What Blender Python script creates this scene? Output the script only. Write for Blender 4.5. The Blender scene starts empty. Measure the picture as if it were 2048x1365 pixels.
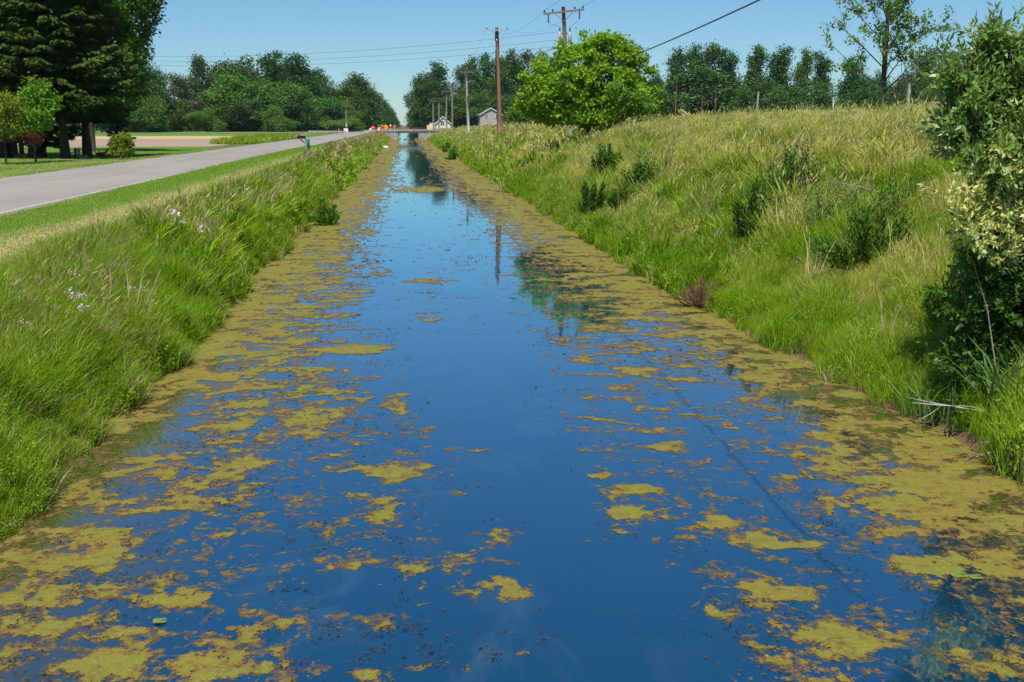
import bpy, math
import numpy as np
from mathutils import Vector
scene = bpy.context.scene
COL = scene.collection
PI = math.pi
SEED = [7]
def RNG(s): return np.random.default_rng(s)

# ------------------------------------------------------------------ camera maths (photo pixels -> places in the world)
FPX = 2275.6
PITCH = math.atan(432.5 / FPX)
YAW = math.atan(216 / FPX * math.cos(PITCH))
CAMZ = 3.5
cF = np.array([math.sin(YAW) * math.cos(PITCH), math.cos(YAW) * math.cos(PITCH), -math.sin(PITCH)])
cR = np.array([math.cos(YAW), -math.sin(YAW), 0.0])
cU = np.cross(cR, cF)
def P(px, py, D):
    d = cF * FPX + cR * (px - 1024) - cU * (py - 682.5)
    return d * D / d[1] + np.array([0, 0, CAMZ])
def M(px, D):                      # metres per px pixels at depth D
    return px * D / FPX

# ------------------------------------------------------------------ noise
def _h(ix, iy, s):
    h = (ix.astype(np.uint32) * np.uint32(374761393)) ^ (iy.astype(np.uint32) * np.uint32(668265263)) ^ np.uint32((s * 974634777) & 0xffffffff)
    h = (h ^ (h >> np.uint32(13))) * np.uint32(1274126177)
    h = (h ^ (h >> np.uint32(16))) * np.uint32(2246822519)
    h = h ^ (h >> np.uint32(15))
    return h.astype(np.float64) / 4294967296.0
def pn(x, y, s=0):
    x = np.asarray(x, float); y = np.asarray(y, float)
    ix = np.floor(x).astype(np.int64); iy = np.floor(y).astype(np.int64)
    fx = x - ix; fy = y - iy
    u = fx * fx * fx * (fx * (fx * 6 - 15) + 10); v = fy * fy * fy * (fy * (fy * 6 - 15) + 10)
    def g(jx, jy, dx, dy):
        a = _h(jx, jy, s) * 2 * PI
        return np.cos(a) * dx + np.sin(a) * dy
    n00 = g(ix, iy, fx, fy); n10 = g(ix + 1, iy, fx - 1, fy); n01 = g(ix, iy + 1, fx, fy - 1); n11 = g(ix + 1, iy + 1, fx - 1, fy - 1)
    return (n00 * (1 - u) + n10 * u) * (1 - v) + (n01 * (1 - u) + n11 * u) * v
def fbm(x, y, s=0, o=4, g=0.5):
    t = 0; a = 1.0; f = 1.0
    for i in range(o):
        t = t + a * pn(x * f + 17.3 * i, y * f - 9.1 * i, s + i); a *= g; f *= 2.03
    return t

# ------------------------------------------------------------------ mesh collector
class MB:
    def __init__(s): s.V = []; s.F = []; s.T = []; s.K = []; s.n = 0
    def add(s, V, F, tint=0.5, mi=0):
        V = np.asarray(V, float).reshape(-1, 3); F = np.asarray(F, int)
        s.V.append(V); s.F.append(F + s.n); s.n += len(V)
        s.T.append(np.broadcast_to(np.asarray(tint, float), (len(F),)).copy()); s.K.append(np.full(len(F), mi))
        return s
    def mesh(s, name, mats, smooth=False):
        me = bpy.data.meshes.new(name)
        V = np.concatenate(s.V) if s.V else np.zeros((0, 3))
        lt = np.concatenate([np.full(len(f), f.shape[1]) for f in s.F]); li = np.concatenate([f.ravel() for f in s.F])
        ls = np.concatenate([[0], np.cumsum(lt)[:-1]])
        me.vertices.add(len(V)); me.vertices.foreach_set('co', V.ravel())
        me.loops.add(len(li)); me.loops.foreach_set('vertex_index', li.astype(np.int32))
        me.polygons.add(len(lt)); me.polygons.foreach_set('loop_start', ls.astype(np.int32)); me.polygons.foreach_set('loop_total', lt.astype(np.int32))
        me.polygons.foreach_set('material_index', np.concatenate(s.K).astype(np.int32))
        me.polygons.foreach_set('use_smooth', np.full(len(lt), smooth))
        for m in (mats if isinstance(mats, (list, tuple)) else [mats]): me.materials.append(m)
        a = me.attributes.new('tint', 'FLOAT', 'FACE'); a.data.foreach_set('value', np.concatenate(s.T).astype(np.float32))
        me.update(calc_edges=True); me.validate()
        return me
    def build(s, name, mats, parent=None, smooth=False, loc=None):
        return link(name, s.mesh(name, mats, smooth), parent, loc)
    # ---- shapes
    def box(s, c, size, rot=None, tint=0.5, mi=0, bev=0.0):
        sx, sy, sz = np.asarray(size, float) / 2
        if bev > 0:
            b = min(bev, sx * .9, sy * .9)
            ring = np.array([(-sx + b, -sy), (sx - b, -sy), (sx, -sy + b), (sx, sy - b), (sx - b, sy), (-sx + b, sy), (-sx, sy - b), (-sx, -sy + b)])
            V = np.array([(x, y, -sz) for x, y in ring] + [(x, y, sz) for x, y in ring])
            Q = np.array([(i, (i + 1) % 8, (i + 1) % 8 + 8, i + 8) for i in range(8)])
            if rot is not None: V = V @ np.asarray(rot).T
            V = V + np.asarray(c, float)
            k = s.n
            s.add(V, Q, tint, mi)
            s.F.append(np.array([[k + i for i in range(8, 16)], [k + 7 - i for i in range(8)]])); s.T.append(np.full(2, float(tint))); s.K.append(np.full(2, mi))
            return s
        V = np.array([(x, y, z) for z in (-sz, sz) for y in (-sy, sy) for x in (-sx, sx)])
        if rot is not None: V = V @ np.asarray(rot).T
        return s.add(V + np.asarray(c, float), [(0, 2, 3, 1), (4, 5, 7, 6), (0, 1, 5, 4), (2, 6, 7, 3), (0, 4, 6, 2), (1, 3, 7, 5)], tint, mi)
    def tube(s, pts, r, n=6, tint=0.5, mi=0, cap=True):
        p = np.asarray(pts, float); r = np.broadcast_to(np.asarray(r, float), (len(p),))
        t = np.gradient(p, axis=0); t /= np.linalg.norm(t, axis=1)[:, None] + 1e-9
        ref = np.array([0.0, 0, 1]) if abs(t[0][2]) < 0.9 else np.array([1.0, 0, 0])
        u = np.cross(t, ref); u /= np.linalg.norm(u, axis=1)[:, None] + 1e-9
        v = np.cross(t, u)
        a = np.arange(n) * 2 * PI / n
        V = p[:, None] + r[:, None, None] * (u[:, None] * np.cos(a)[None, :, None] + v[:, None] * np.sin(a)[None, :, None])
        m = len(p)
        i = np.arange(m - 1)[:, None] * n; j = np.arange(n)[None]
        F = np.stack([i + j, i + (j + 1) % n, i + n + (j + 1) % n, i + n + j], -1).reshape(-1, 4)
        k = s.n
        s.add(V.reshape(-1, 3), F, tint, mi)
        if cap:
            s.F.append(np.array([[k + q for q in range(n)], [k + (m - 1) * n + n - 1 - q for q in range(n)]])); s.T.append(np.full(2, float(tint))); s.K.append(np.full(2, mi))
        return s
    def leaves(s, c, d, nrm, L, W, tint=0.5, mi=0, wide=0.45):
        c = np.asarray(c, float); N = len(c)
        d = d / (np.linalg.norm(d, axis=1)[:, None] + 1e-9)
        sd = np.cross(d, nrm); sd /= np.linalg.norm(sd, axis=1)[:, None] + 1e-9
        L = np.broadcast_to(np.asarray(L, float), (N,))[:, None]; W = np.broadcast_to(np.asarray(W, float), (N,))[:, None]
        V = np.stack([c, c + d * L * wide + sd * W / 2, c + d * L, c + d * L * wide - sd * W / 2], 1).reshape(-1, 3)
        F = np.arange(N * 4).reshape(N, 4)
        return s.add(V, F, tint, mi)

def link(name, data, parent=None, loc=None):
    o = bpy.data.objects.new(name, data); COL.objects.link(o)
    if parent is not None: o.parent = parent
    if loc is not None: o.location = tuple(loc)
    return o
def thing(name, label, cat, loc, group=None, rz=0):
    o = bpy.data.objects.new(name, None); COL.objects.link(o)
    o.empty_display_size = 0.3
    o.location = tuple(float(v) for v in loc); o.rotation_euler = (0, 0, rz); tag(o, label, cat, group); return o
def tag(o, label=None, cat=None, group=None, kind=None):
    if label: o['label'] = label
    if cat: o['category'] = cat
    if group: o['group'] = group
    if kind: o['kind'] = kind
    return o
def dup(root, loc, label, rz=0, sc=(1, 1, 1), group=None):
    r = root.copy(); COL.objects.link(r); r.location = tuple(float(v) for v in loc); r.rotation_euler = (0, 0, rz); r.scale = sc
    r['label'] = label
    if group: r['group'] = group
    for ch in list(root.children):
        c = ch.copy(); COL.objects.link(c); c.parent = r
    return r
def rotz(a): c, s = math.cos(a), math.sin(a); return np.array([(c, -s, 0), (s, c, 0), (0, 0, 1)])
def roty(a): c, s = math.cos(a), math.sin(a); return np.array([(c, 0, s), (0, 1, 0), (-s, 0, c)])
def rotx(a): c, s = math.cos(a), math.sin(a); return np.array([(1, 0, 0), (0, c, -s), (0, s, c)])
def unit(v): return v / (np.linalg.norm(v, axis=-1, keepdims=True) + 1e-9)

# ------------------------------------------------------------------ materials
class NT:
    def __init__(s, name):
        s.m = bpy.data.materials.new(name); s.m.use_nodes = True; s.t = s.m.node_tree; s.t.nodes.clear()
    def n(s, typ, ins=None, **kw):
        nd = s.t.nodes.new(typ)
        for k, v in kw.items(): setattr(nd, k, v)
        for k, v in (ins or {}).items(): s.set(nd.inputs[k], v)
        return nd
    def set(s, sock, v):
        if isinstance(v, bpy.types.NodeSocket): s.t.links.new(v, sock)
        elif isinstance(v, (tuple, list)) and sock.type == 'RGBA' and len(v) == 3: sock.default_value = (*v, 1)
        else: sock.default_value = v
    def mix(s, f, a, b, mode='MIX'):
        nd = s.n('ShaderNodeMix', data_type='RGBA', blend_type=mode)
        s.set(nd.inputs[0], f); s.set(nd.inputs[6], a); s.set(nd.inputs[7], b); return nd.outputs[2]
    def math(s, op, a, b=0.0, c=0.0, clamp=False):
        nd = s.n('ShaderNodeMath', operation=op, use_clamp=clamp); s.set(nd.inputs[0], a); s.set(nd.inputs[1], b); s.set(nd.inputs[2], c); return nd.outputs[0]
    def mr(s, v, a, b, c=0.0, d=1.0):
        return s.n('ShaderNodeMapRange', {0: v, 1: a, 2: b, 3: c, 4: d}).outputs[0]
    def pos(s): return s.n('ShaderNodeNewGeometry').outputs['Position']
    def noise(s, vec, sc, det=4, rough=0.55, scale3=None, dist=0.0):
        if scale3 is not None: vec = s.n('ShaderNodeMapping', {'Vector': vec, 'Scale': scale3}).outputs[0]
        return s.n('ShaderNodeTexNoise', {'Vector': vec, 'Scale': sc, 'Detail': det, 'Roughness': rough, 'Distortion': dist}).outputs[0]
    def attr(s, name, inst=False):
        return s.n('ShaderNodeAttribute', attribute_name=name, attribute_type='INSTANCER' if inst else 'GEOMETRY').outputs['Fac']
    def prin(s, col, rough=0.6, spec=0.3, bump=None, bstr=0.3, bdist=0.02, **kw):
        ins = {'Base Color': col, 'Roughness': rough, 'Specular IOR Level': spec}; ins.update(kw)
        b = s.n('ShaderNodeBsdfPrincipled', ins)
        if bump is not None:
            s.set(b.inputs['Normal'], s.n('ShaderNodeBump', {'Height': bump, 'Strength': bstr, 'Distance': bdist}).outputs[0])
        return b.outputs[0]
    def out(s, sh): s.n('ShaderNodeOutputMaterial', {'Surface': sh}); return s.m

def leaf_mat(name, ca, cb, cc=None, trans=0.3, rough=0.5, spec=0.25, back=None, tcol=None, rand=False):
    t = NT(name)
    c = t.mix(t.attr('tint'), ca, cb)
    if rand: c = t.n('ShaderNodeHueSaturation', {'Hue': t.mr(t.n('ShaderNodeObjectInfo').outputs['Random'], 0, 1, .47, .515), 'Value': t.mr(t.math('FRACT', t.math('MULTIPLY', t.n('ShaderNodeObjectInfo').outputs['Random'], 7.3)), 0, 1, .72, 1.35), 'Color': c}).outputs[0]
    if cc is not None: c = t.mix(t.attr('gt', True), c, cc)
    if back is not None:
        c = t.mix(t.n('ShaderNodeNewGeometry').outputs['Backfacing'], c, back)
    tc = t.mix(1.0, c, tcol or (1.5, 1.35, 0.5), 'MULTIPLY')
    sh = t.n('ShaderNodeMixShader', {0: trans, 1: t.prin(c, rough, spec), 2: t.n('ShaderNodeBsdfTranslucent', {'Color': tc}).outputs[0]}).outputs[0]
    return t.out(sh)
def plain(name, col, rough=0.6, spec=0.3, var=0.25, sc=6.0, metal=0.0, bstr=0.15, sc3=None):
    t = NT(name)
    co = t.n('ShaderNodeTexCoord').outputs['Object']
    n = t.noise(co, sc, 5, 0.6, sc3)
    lo = tuple(v * (1 - var) for v in col); hi = tuple(min(1, v * (1 + var)) for v in col)
    return t.out(t.prin(t.mix(t.mr(n, .3, .7), lo, hi), rough, spec, n, bstr, 0.02, Metallic=metal))
def bark(name, a, b): 
    t = NT(name)
    co = t.n('ShaderNodeTexCoord').outputs['Object']
    n = t.noise(co, 9.0, 5, 0.65, (1, 1, 0.16))
    return t.out(t.prin(t.mix(t.mr(n, .3, .7), a, b), 0.85, 0.15, n, 0.6, 0.04))

M_bark = bark('dark bark', (0.03, 0.022, 0.016), (0.085, 0.065, 0.048))
M_barkg = bark('grey bark', (0.07, 0.06, 0.05), (0.2, 0.17, 0.14))
M_deadwood = bark('dead wood', (0.16, 0.12, 0.09), (0.34, 0.27, 0.21))
M_whitewood = bark('bleached wood', (0.38, 0.34, 0.3), (0.6, 0.55, 0.5))
M_polegrey = bark('weathered pole wood', (0.15, 0.115, 0.09), (0.27, 0.215, 0.175))
M_polebrown = bark('new brown pole wood', (0.2, 0.1, 0.06), (0.33, 0.175, 0.11))
M_polepale = bark('pale pole wood', (0.25, 0.23, 0.21), (0.42, 0.39, 0.36))
M_polefar = bark('far pole wood', (0.17, 0.15, 0.135), (0.28, 0.25, 0.22))
M_metal = plain('galvanised metal', (0.5, 0.52, 0.54), 0.4, 0.5, 0.1, 8, 0.3)
M_black = plain('black porcelain', (0.012, 0.02, 0.022), 0.25, 0.5, 0.2, 8)
M_wire = plain('wire rubber', (0.02, 0.022, 0.024), 0.5, 0.3, 0.1, 3)
M_white = plain('white paint', (0.78, 0.77, 0.73), 0.6, 0.3, 0.06, 4)
M_grn = plain('green plastic', (0.01, 0.22, 0.13), 0.45, 0.4, 0.1, 5)
M_red = plain('red paint', (0.62, 0.02, 0.03), 0.45, 0.4, 0.1, 5)
M_orange = plain('orange sign sheeting', (0.75, 0.17, 0.015), 0.5, 0.3, 0.08, 5)
M_yellow = plain('amber sign sheeting', (0.85, 0.42, 0.02), 0.5, 0.3, 0.08, 5)
M_tan = plain('tan sign sheeting', (0.78, 0.6, 0.3), 0.5, 0.3, 0.08, 5)
M_concrete = plain('old concrete', (0.42, 0.4, 0.38), 0.85, 0.2, 0.25, 1.5)
M_glass = plain('dark window glass', (0.015, 0.02, 0.028), 0.08, 0.5, 0.1, 2)
M_greysiding = plain('grey siding', (0.40, 0.36, 0.33), 0.7, 0.2, 0.06, 1.0, sc3=(0.2, 0.2, 8))
M_greyroof = plain('grey roof shingles', (0.075, 0.08, 0.09), 0.85, 0.2, 0.3, 3)
M_cream = plain('cream siding', (0.75, 0.7, 0.55), 0.7, 0.2, 0.05, 1.0, sc3=(0.2, 0.2, 8))
M_stone = plain('pale stone', (0.36, 0.3, 0.24), 0.85, 0.2, 0.3, 5)
M_oldwood = bark('old grey brown wood', (0.08, 0.05, 0.035), (0.2, 0.14, 0.1))
M_foam = plain('white foam board', (0.8, 0.8, 0.78), 0.7, 0.2, 0.05, 3)

# foliage
L_spruce = leaf_mat('spruce needles', (0.013, 0.034, 0.006), (0.062, 0.105, 0.013), trans=0.1, rough=0.7, spec=0.12)
L_blue = leaf_mat('blue spruce needles', (0.02, 0.045, 0.045), (0.07, 0.12, 0.12), trans=0.1, rough=0.6)
L_oak = leaf_mat('deep green leaves', (0.022, 0.075, 0.006), (0.085, 0.2, 0.012), trans=0.3)
L_maple = leaf_mat('fresh maple leaves', (0.07, 0.19, 0.01), (0.19, 0.37, 0.025), trans=0.4)
L_yell = leaf_mat('yellow green leaves', (0.1, 0.16, 0.01), (0.27, 0.33, 0.03), trans=0.35)
L_redl = leaf_mat('dark red leaves', (0.035, 0.02, 0.01), (0.12, 0.045, 0.02), trans=0.3)
L_box = leaf_mat('box elder leaves', (0.09, 0.2, 0.008), (0.25, 0.43, 0.02), trans=0.35)
L_far = [leaf_mat('cottonwood leaves', (0.018, 0.07, 0.014), (0.065, 0.165, 0.028), trans=0.25, rand=True),
         leaf_mat('ash leaves', (0.03, 0.095, 0.01), (0.095, 0.215, 0.018), trans=0.25, rand=True),
         leaf_mat('willow leaves', (0.06, 0.13, 0.016), (0.16, 0.27, 0.035), trans=0.3),
         leaf_mat('thin grey leaves', (0.05, 0.07, 0.035), (0.11, 0.135, 0.06), trans=0.25)]
L_elm = leaf_mat('elm leaves', (0.06, 0.14, 0.012), (0.19, 0.3, 0.03), trans=0.35)
L_olive = leaf_mat('olive shrub leaves', (0.075, 0.16, 0.02), (0.2, 0.32, 0.06), trans=0.25, rough=0.4, spec=0.4, back=(0.2, 0.28, 0.12))
L_dark = leaf_mat('shade-coloured shrub leaves', (0.02, 0.06, 0.006), (0.08, 0.17, 0.015), trans=0.2)  # leaf colour darkened to paint in the shade below the overhanging crown
L_pale = leaf_mat('pale yellow leaves', (0.16, 0.27, 0.04), (0.8, 0.76, 0.32), trans=0.3)
L_juni = leaf_mat('juniper sprays', (0.03, 0.08, 0.006), (0.11, 0.2, 0.018), trans=0.12, rough=0.7, spec=0.15)
L_weed = leaf_mat('weed leaves', (0.06, 0.15, 0.012), (0.17, 0.32, 0.03), trans=0.3)
L_brown = leaf_mat('dead brown twigs', (0.1, 0.045, 0.025), (0.26, 0.13, 0.08), trans=0.1, rough=0.8)
L_reed = leaf_mat('reed blades', (0.05, 0.13, 0.03), (0.13, 0.26, 0.07), trans=0.25, spec=0.4)
# grasses (colour varies by blade and by tuft)
G_green = leaf_mat('green grass blades', (0.062, 0.165, 0.003), (0.29, 0.44, 0.008), (0.48, 0.47, 0.11), trans=0.4, tcol=(1.4, 1.35, 0.4))
G_head = leaf_mat('grass seed heads', (0.38, 0.28, 0.14), (0.57, 0.44, 0.25), (0.46, 0.48, 0.16), trans=0.3, rough=0.8, spec=0.1, tcol=(1.2, 1.1, 0.8))
G_dry = leaf_mat('dry grass blades', (0.3, 0.24, 0.11), (0.62, 0.52, 0.29), (0.45, 0.44, 0.16), trans=0.3, rough=0.8, spec=0.1, tcol=(1.2, 1.1, 0.8))
G_mow = leaf_mat('mown grass blades', (0.12, 0.25, 0.015), (0.24, 0.39, 0.035), (0.62, 0.56, 0.27), trans=0.3, tcol=(1.3, 1.2, 0.5))
L_flower = leaf_mat('pale flower petals', (0.72, 0.52, 0.62), (0.88, 0.8, 0.82), trans=0.3, tcol=(1, 1, 1))
L_speck = leaf_mat('dark water weed', (0.016, 0.016, 0.008), (0.09, 0.065, 0.022), trans=0.05, rough=0.9, spec=0.05)

# ------------------------------------------------------------------ land
def edgeL(y): return -3.62 + 0.2 * pn(y / 4.0, y * 0 + 3.3, 5) * 2 + 0.2 * pn(y / 1.1, y * 0 + 1.3, 6) * 2
def edgeR(y): return 5.68 + 0.2 * pn(y / 5.0, y * 0 + 8.3, 8) * 2 + 0.22 * pn(y / 1.2, y * 0 + 2.3, 9) * 2 + 0.95 * np.exp(-np.maximum(0, y - 7.0) / 6.0) * (y < 60)
LX = np.array([-400, -60, -17.5, -15.6, -8.7, -7.4, -6.6, -5.6, -4.6, -3.8, -3.62, -3.2, -2.6])
LZ = np.array([1.2, 1.35, 1.40, 1.47, 1.47, 1.45, 1.36, 1.12, 0.72, 0.22, 0.0, -0.25, -0.6])
RX = np.array([4.6, 5.3, 5.68, 5.85, 6.6, 8.0, 10.0, 12.0, 14.5, 18.0, 32.0, 60.0, 400])
RZ = np.array([-0.6, -0.2, 0.0, 0.2, 0.5, 1.15, 2.15, 2.85, 3.25, 3.35, 3.2, 1.9, 1.5])
def bermS(y): return np.interp(y, [0, 55, 75, 120, 180, 260, 400], [1.0, 1.0, 0.86, 0.78, 0.66, 0.5, 0.45])
def zg(x, y):
    x = np.asarray(x, float); y = np.asarray(y, float)
    fade = np.clip(1 - (y - 250) / 60, 0, 1)
    oL = (edgeL(y) + 3.62) * np.clip(1 - np.abs(x + 3.62) / 2.0, 0, 1)
    oR = (edgeR(y) - 5.68) * np.clip(1 - np.abs(x - 5.68) / 3.5, 0, 1)
    zl = np.interp(x - oL, LX, LZ)
    zr = np.interp(x - oR, RX, RZ)
    s = bermS(y)
    zr = np.where(zr > 0, np.where(x < 60, zr * s + (1 - s) * np.minimum(zr, 1.2), zr), zr)
    bump = 0.13 * fbm(x / 2.4, y / 2.4, 21, 3) * np.clip((x - 6.2) / 2, 0, 1) * np.clip((60 - x) / 20, 0, 1)
    bump = bump + 0.05 * fbm(x / 1.2, y / 1.2, 23, 2) * ((x < -3.9) & (x > -6.4))
    z = np.where(x < 1.0, zl, zr + bump * (x > 5))
    z = np.where(x < 1.0, zl + bump * (x < 0), z)
    return z
def grid_sheet(name, xs, ys, zf, mat, uvw=None, smooth=True):
    X, Y = np.meshgrid(xs, ys); Z = zf(X, Y)
    nx, ny = len(xs), len(ys)
    i = np.arange(ny - 1)[:, None] * nx; j = np.arange(nx - 1)[None]
    F = np.stack([i + j, i + j + 1, i + nx + j + 1, i + nx + j], -1).reshape(-1, 4)
    return MB().add(np.stack([X, Y, Z], -1).reshape(-1, 3), F).build(name, mat, smooth=smooth)

t = NT('ground soil')
p = t.pos(); n1 = t.noise(p, 0.35, 5); n2 = t.noise(p, 3.0, 5, 0.7)
x_ = t.n('ShaderNodeSeparateXYZ', {0: p}).outputs
c = t.mix(t.mr(n1, .35, .65), (0.07, 0.12, 0.02), (0.13, 0.17, 0.035))
c = t.mix(t.mr(n2, .4, .75), c, (0.12, 0.085, 0.045))
mud = t.math('MULTIPLY', t.mr(x_[2], 0.45, 0.12), 1.0, clamp=True)
c = t.mix(mud, c, t.mix(n2, (0.07, 0.045, 0.022), (0.19, 0.13, 0.07)))
M_ground = t.out(t.prin(c, 0.9, 0.1, n2, 0.6, 0.06))
ys = np.concatenate([np.arange(-12, 70, 0.5), np.arange(70, 300, 3.0), np.geomspace(300, 6000, 30)])
xs = np.unique(np.concatenate([np.linspace(-3000, -100, 8), np.linspace(-100, -16, 16), np.arange(-16, -6, 0.8), np.arange(-6, -2.5, 0.2), np.linspace(-2.5, 4.5, 4), np.arange(4.5, 8, 0.2), np.arange(8, 20, 0.5), np.arange(20, 64, 4), np.linspace(64, 3000, 10)]))
tag(grid_sheet('ground', xs, ys, zg, M_ground), kind='structure')

# fields and lawn on the left: thin sheets that follow the ground
def field(name, x0, x1, y0, y1, mat, dz, slant=0.0):
    xs = np.linspace(x0, x1, 40); ys = np.linspace(y0, y1, 24)
    X, Y = np.meshgrid(xs, ys)
    Y2 = Y + slant * (X - x1)
    V = np.stack([X, Y2, zg(X, Y2) + dz + 0 * X], -1).reshape(-1, 3)
    i = np.arange(23)[:, None] * 40; j = np.arange(39)[None]
    o = MB().add(V, np.stack([i + j, i + j + 1, i + 41 + j, i + 40 + j], -1).reshape(-1, 4)).build(name, mat, smooth=True)
    return tag(o, kind='structure')
def field_mat(name, a, b, c3, sc3=(1, 1, 1), k=0.8):
    t = NT(name); p = t.pos()
    n = t.noise(p, k, 5, 0.6, sc3); n2 = t.noise(p, 6.0, 3, 0.7)
    c = t.mix(t.mr(n, .3, .7), a, b); c = t.mix(t.mr(n2, .55, .75), c, c3)
    return t.out(t.prin(c, 0.9, 0.1, n2, 0.8, 0.08))
M_lawn = field_mat('lawn turf', (0.12, 0.19, 0.03), (0.2, 0.25, 0.055), (0.26, 0.25, 0.09), (1, 0.3, 1), 0.5)
M_crop = field_mat('young crop', (0.05, 0.15, 0.012), (0.09, 0.2, 0.02), (0.14, 0.2, 0.05))
M_plough = field_mat('bare ploughed soil', (0.26, 0.185, 0.14), (0.33, 0.24, 0.185), (0.22, 0.2, 0.12), (0.2, 1.2, 1), 0.3)
M_stub = field_mat('pale stubble', (0.34, 0.3, 0.12), (0.45, 0.36, 0.17), (0.2, 0.25, 0.06), (0.1, 1, 1), 0.3)
M_mead = field_mat('far meadow', (0.07, 0.15, 0.025), (0.13, 0.2, 0.04), (0.2, 0.22, 0.08), (0.15, 1, 1), 0.3)
field('lawn', -120, -15.4, 20, 94, M_lawn, 0.03)
field('crop_field', -260, -17.5, 94, 113, M_crop, 0.035, 0.05)
field('ploughed_field', -330, -18.5, 113, 180, M_plough, 0.04, 0.05)
field('stubble_field', -360, -19, 180, 222, M_stub, 0.035, 0.03)
field('meadow', -420, -19, 222, 420, M_mead, 0.03)

# ------------------------------------------------------------------ road
t = NT('worn asphalt'); p = t.pos()
n1 = t.noise(p, 0.5, 4, 0.6, (1, 0.15, 1)); n2 = t.noise(p, 30, 3, 0.7); n3 = t.noise(p, 1.0, 5, 0.6, (2.4, 0.05, 1))
c = t.mix(t.mr(n1, .3, .7), (0.205, 0.187, 0.163), (0.265, 0.243, 0.215)); c = t.mix(t.mr(n2, .45, .75), c, (0.325, 0.302, 0.27)); c = t.mix(t.mr(n3, .55, .72, 0, .5), c, (0.2, 0.19, 0.185))
ck = t.n('ShaderNodeTexVoronoi', {'Vector': t.n('ShaderNodeMapping', {'Vector': t.n('ShaderNodeVectorMath', {0: p, 1: t.n('ShaderNodeTexNoise', {'Vector': p, 'Scale': 1.2, 'Detail': 4}).outputs['Color']}).outputs[0], 'Scale': (.22, .11, 1)}).outputs[0]}, feature='DISTANCE_TO_EDGE').outputs['Distance']
c = t.mix(t.mr(ck, .012, .004, 0, .6), c, (0.1, 0.095, 0.09))
c = t.mix(t.math('MULTIPLY', t.mr(t.noise(p, .12, 2), .55, .57), .35), c, (0.2, 0.185, 0.175))
M_road = t.out(t.prin(c, 0.85, 0.2, n2, 0.3, 0.01))
def road_sheet(name, x0, x1, dz, mat, y0=-12, y1=700, parent=None, rag=0.0, nx=4):
    ys = np.concatenate([np.arange(y0, min(y1, 120), 1.0 if y1 > y0 + 8 else 0.5), np.arange(120, y1 + .1, 10.0)]) if y1 > 120 else np.linspace(y0, y1, 5)
    xs = np.linspace(x0, x1, nx); X, Y = np.meshgrid(xs, ys)
    if rag > 0:
        X[:, -1] += rag * pn(Y[:, -1] / 0.9, Y[:, -1] * 0 + 0.7, 31); X[:, 0] += rag * pn(Y[:, 0] / 0.9, Y[:, 0] * 0 + 5.7, 32)
    crown = 0.06 * (1 - ((X + 12.1) / 3.4) ** 2)
    V = np.stack([X, Y, 1.50 + crown + dz], -1).reshape(-1, 3); m = len(ys)
    i = np.arange(m - 1)[:, None] * nx; j = np.arange(nx - 1)[None]
    return MB().add(V, np.stack([i + j, i + j + 1, i + nx + j + 1, i + nx + j], -1).reshape(-1, 4)).build(name, mat, parent, smooth=True)
tag(road_sheet('road', -15.35, -8.85, 0, M_road, rag=0.25, nx=9), kind='structure')
t = NT('faded white line'); p = t.pos(); n = t.noise(p, 6, 4, 0.7)
M_line = t.out(t.prin(t.mix(t.mr(n, .35, .6), (0.26, 0.24, 0.21), (0.40, 0.37, 0.335)), 0.8, 0.2))
t = NT('faded yellow line'); p = t.pos(); n = t.noise(p, 6, 4, 0.7)
M_yline = t.out(t.prin(t.mix(t.mr(n, .4, .7), (0.4, 0.3, 0.18), (0.62, 0.38, 0.1)), 0.8, 0.2))
tag(road_sheet('road_marking', -9.28, -9.14, 0.006, M_line, nx=2), kind='structure')
for y0 in np.arange(-8, 220, 12.2):
    tag(road_sheet('road_marking', -12.83, -12.71, 0.006, M_yline, y0 + 1.2, y0 + 4.3, nx=2), kind='structure')

# ------------------------------------------------------------------ water
t = NT('canal water'); p = t.pos(); x_ = t.n('ShaderNodeSeparateXYZ', {0: p}).outputs
w1 = t.noise(p, 0.9, 6, 0.62, (1, 0.8, 1), 1.6); w2 = t.noise(p, 0.22, 3, 0.5)
wisp = t.math('MULTIPLY', t.mr(w1, .50, .72), t.mr(w2, .42, .62), clamp=True)
c = t.mix(t.math('MULTIPLY', wisp, 0.55), (0.002, 0.033, 0.078), (0.05, 0.10, 0.135))
wob = t.math('MULTIPLY', t.math('SUBTRACT', t.noise(p, 0.8, 4), 0.5), 1.6)
xw = t.math('ADD', x_[0], wob)
sh = t.math('MAXIMUM', t.mr(xw, -1.9, -3.0), t.mr(xw, 4.1, 5.4))
c = t.mix(sh, c, t.mix(t.noise(p, 2.5, 4), (0.025, 0.026, 0.006), (0.075, 0.06, 0.018)))
nb = t.noise(p, 2.2, 3, 0.5, (1, 0.45, 1)); nb2 = t.noise(p, 0.25, 2)
bn = t.n('ShaderNodeBump', {'Height': nb, 'Strength': t.mr(nb2, .35, .65, .015, .07), 'Distance': 0.06}).outputs[0]
fr = t.math('POWER', t.n('ShaderNodeLayerWeight', {'Blend': 0.5, 'Normal': bn}).outputs['Facing'], 2.2)
M_water = t.out(t.n('ShaderNodeMixShader', {0: fr, 1: t.n('ShaderNodeBsdfDiffuse', {'Color': c, 'Normal': bn}).outputs[0], 2: t.n('ShaderNodeBsdfGlossy', {'Color': (.72, .95, 1.0, 1), 'Roughness': .035, 'Normal': bn}).outputs[0]}).outputs[0])
w = MB().add([(-6, -12, 0), (8.5, -12, 0), (8.5, 900, 0), (-6, 900, 0)], [(0, 1, 2, 3)]).build('water', M_water)
tag(w, kind='structure')

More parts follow.
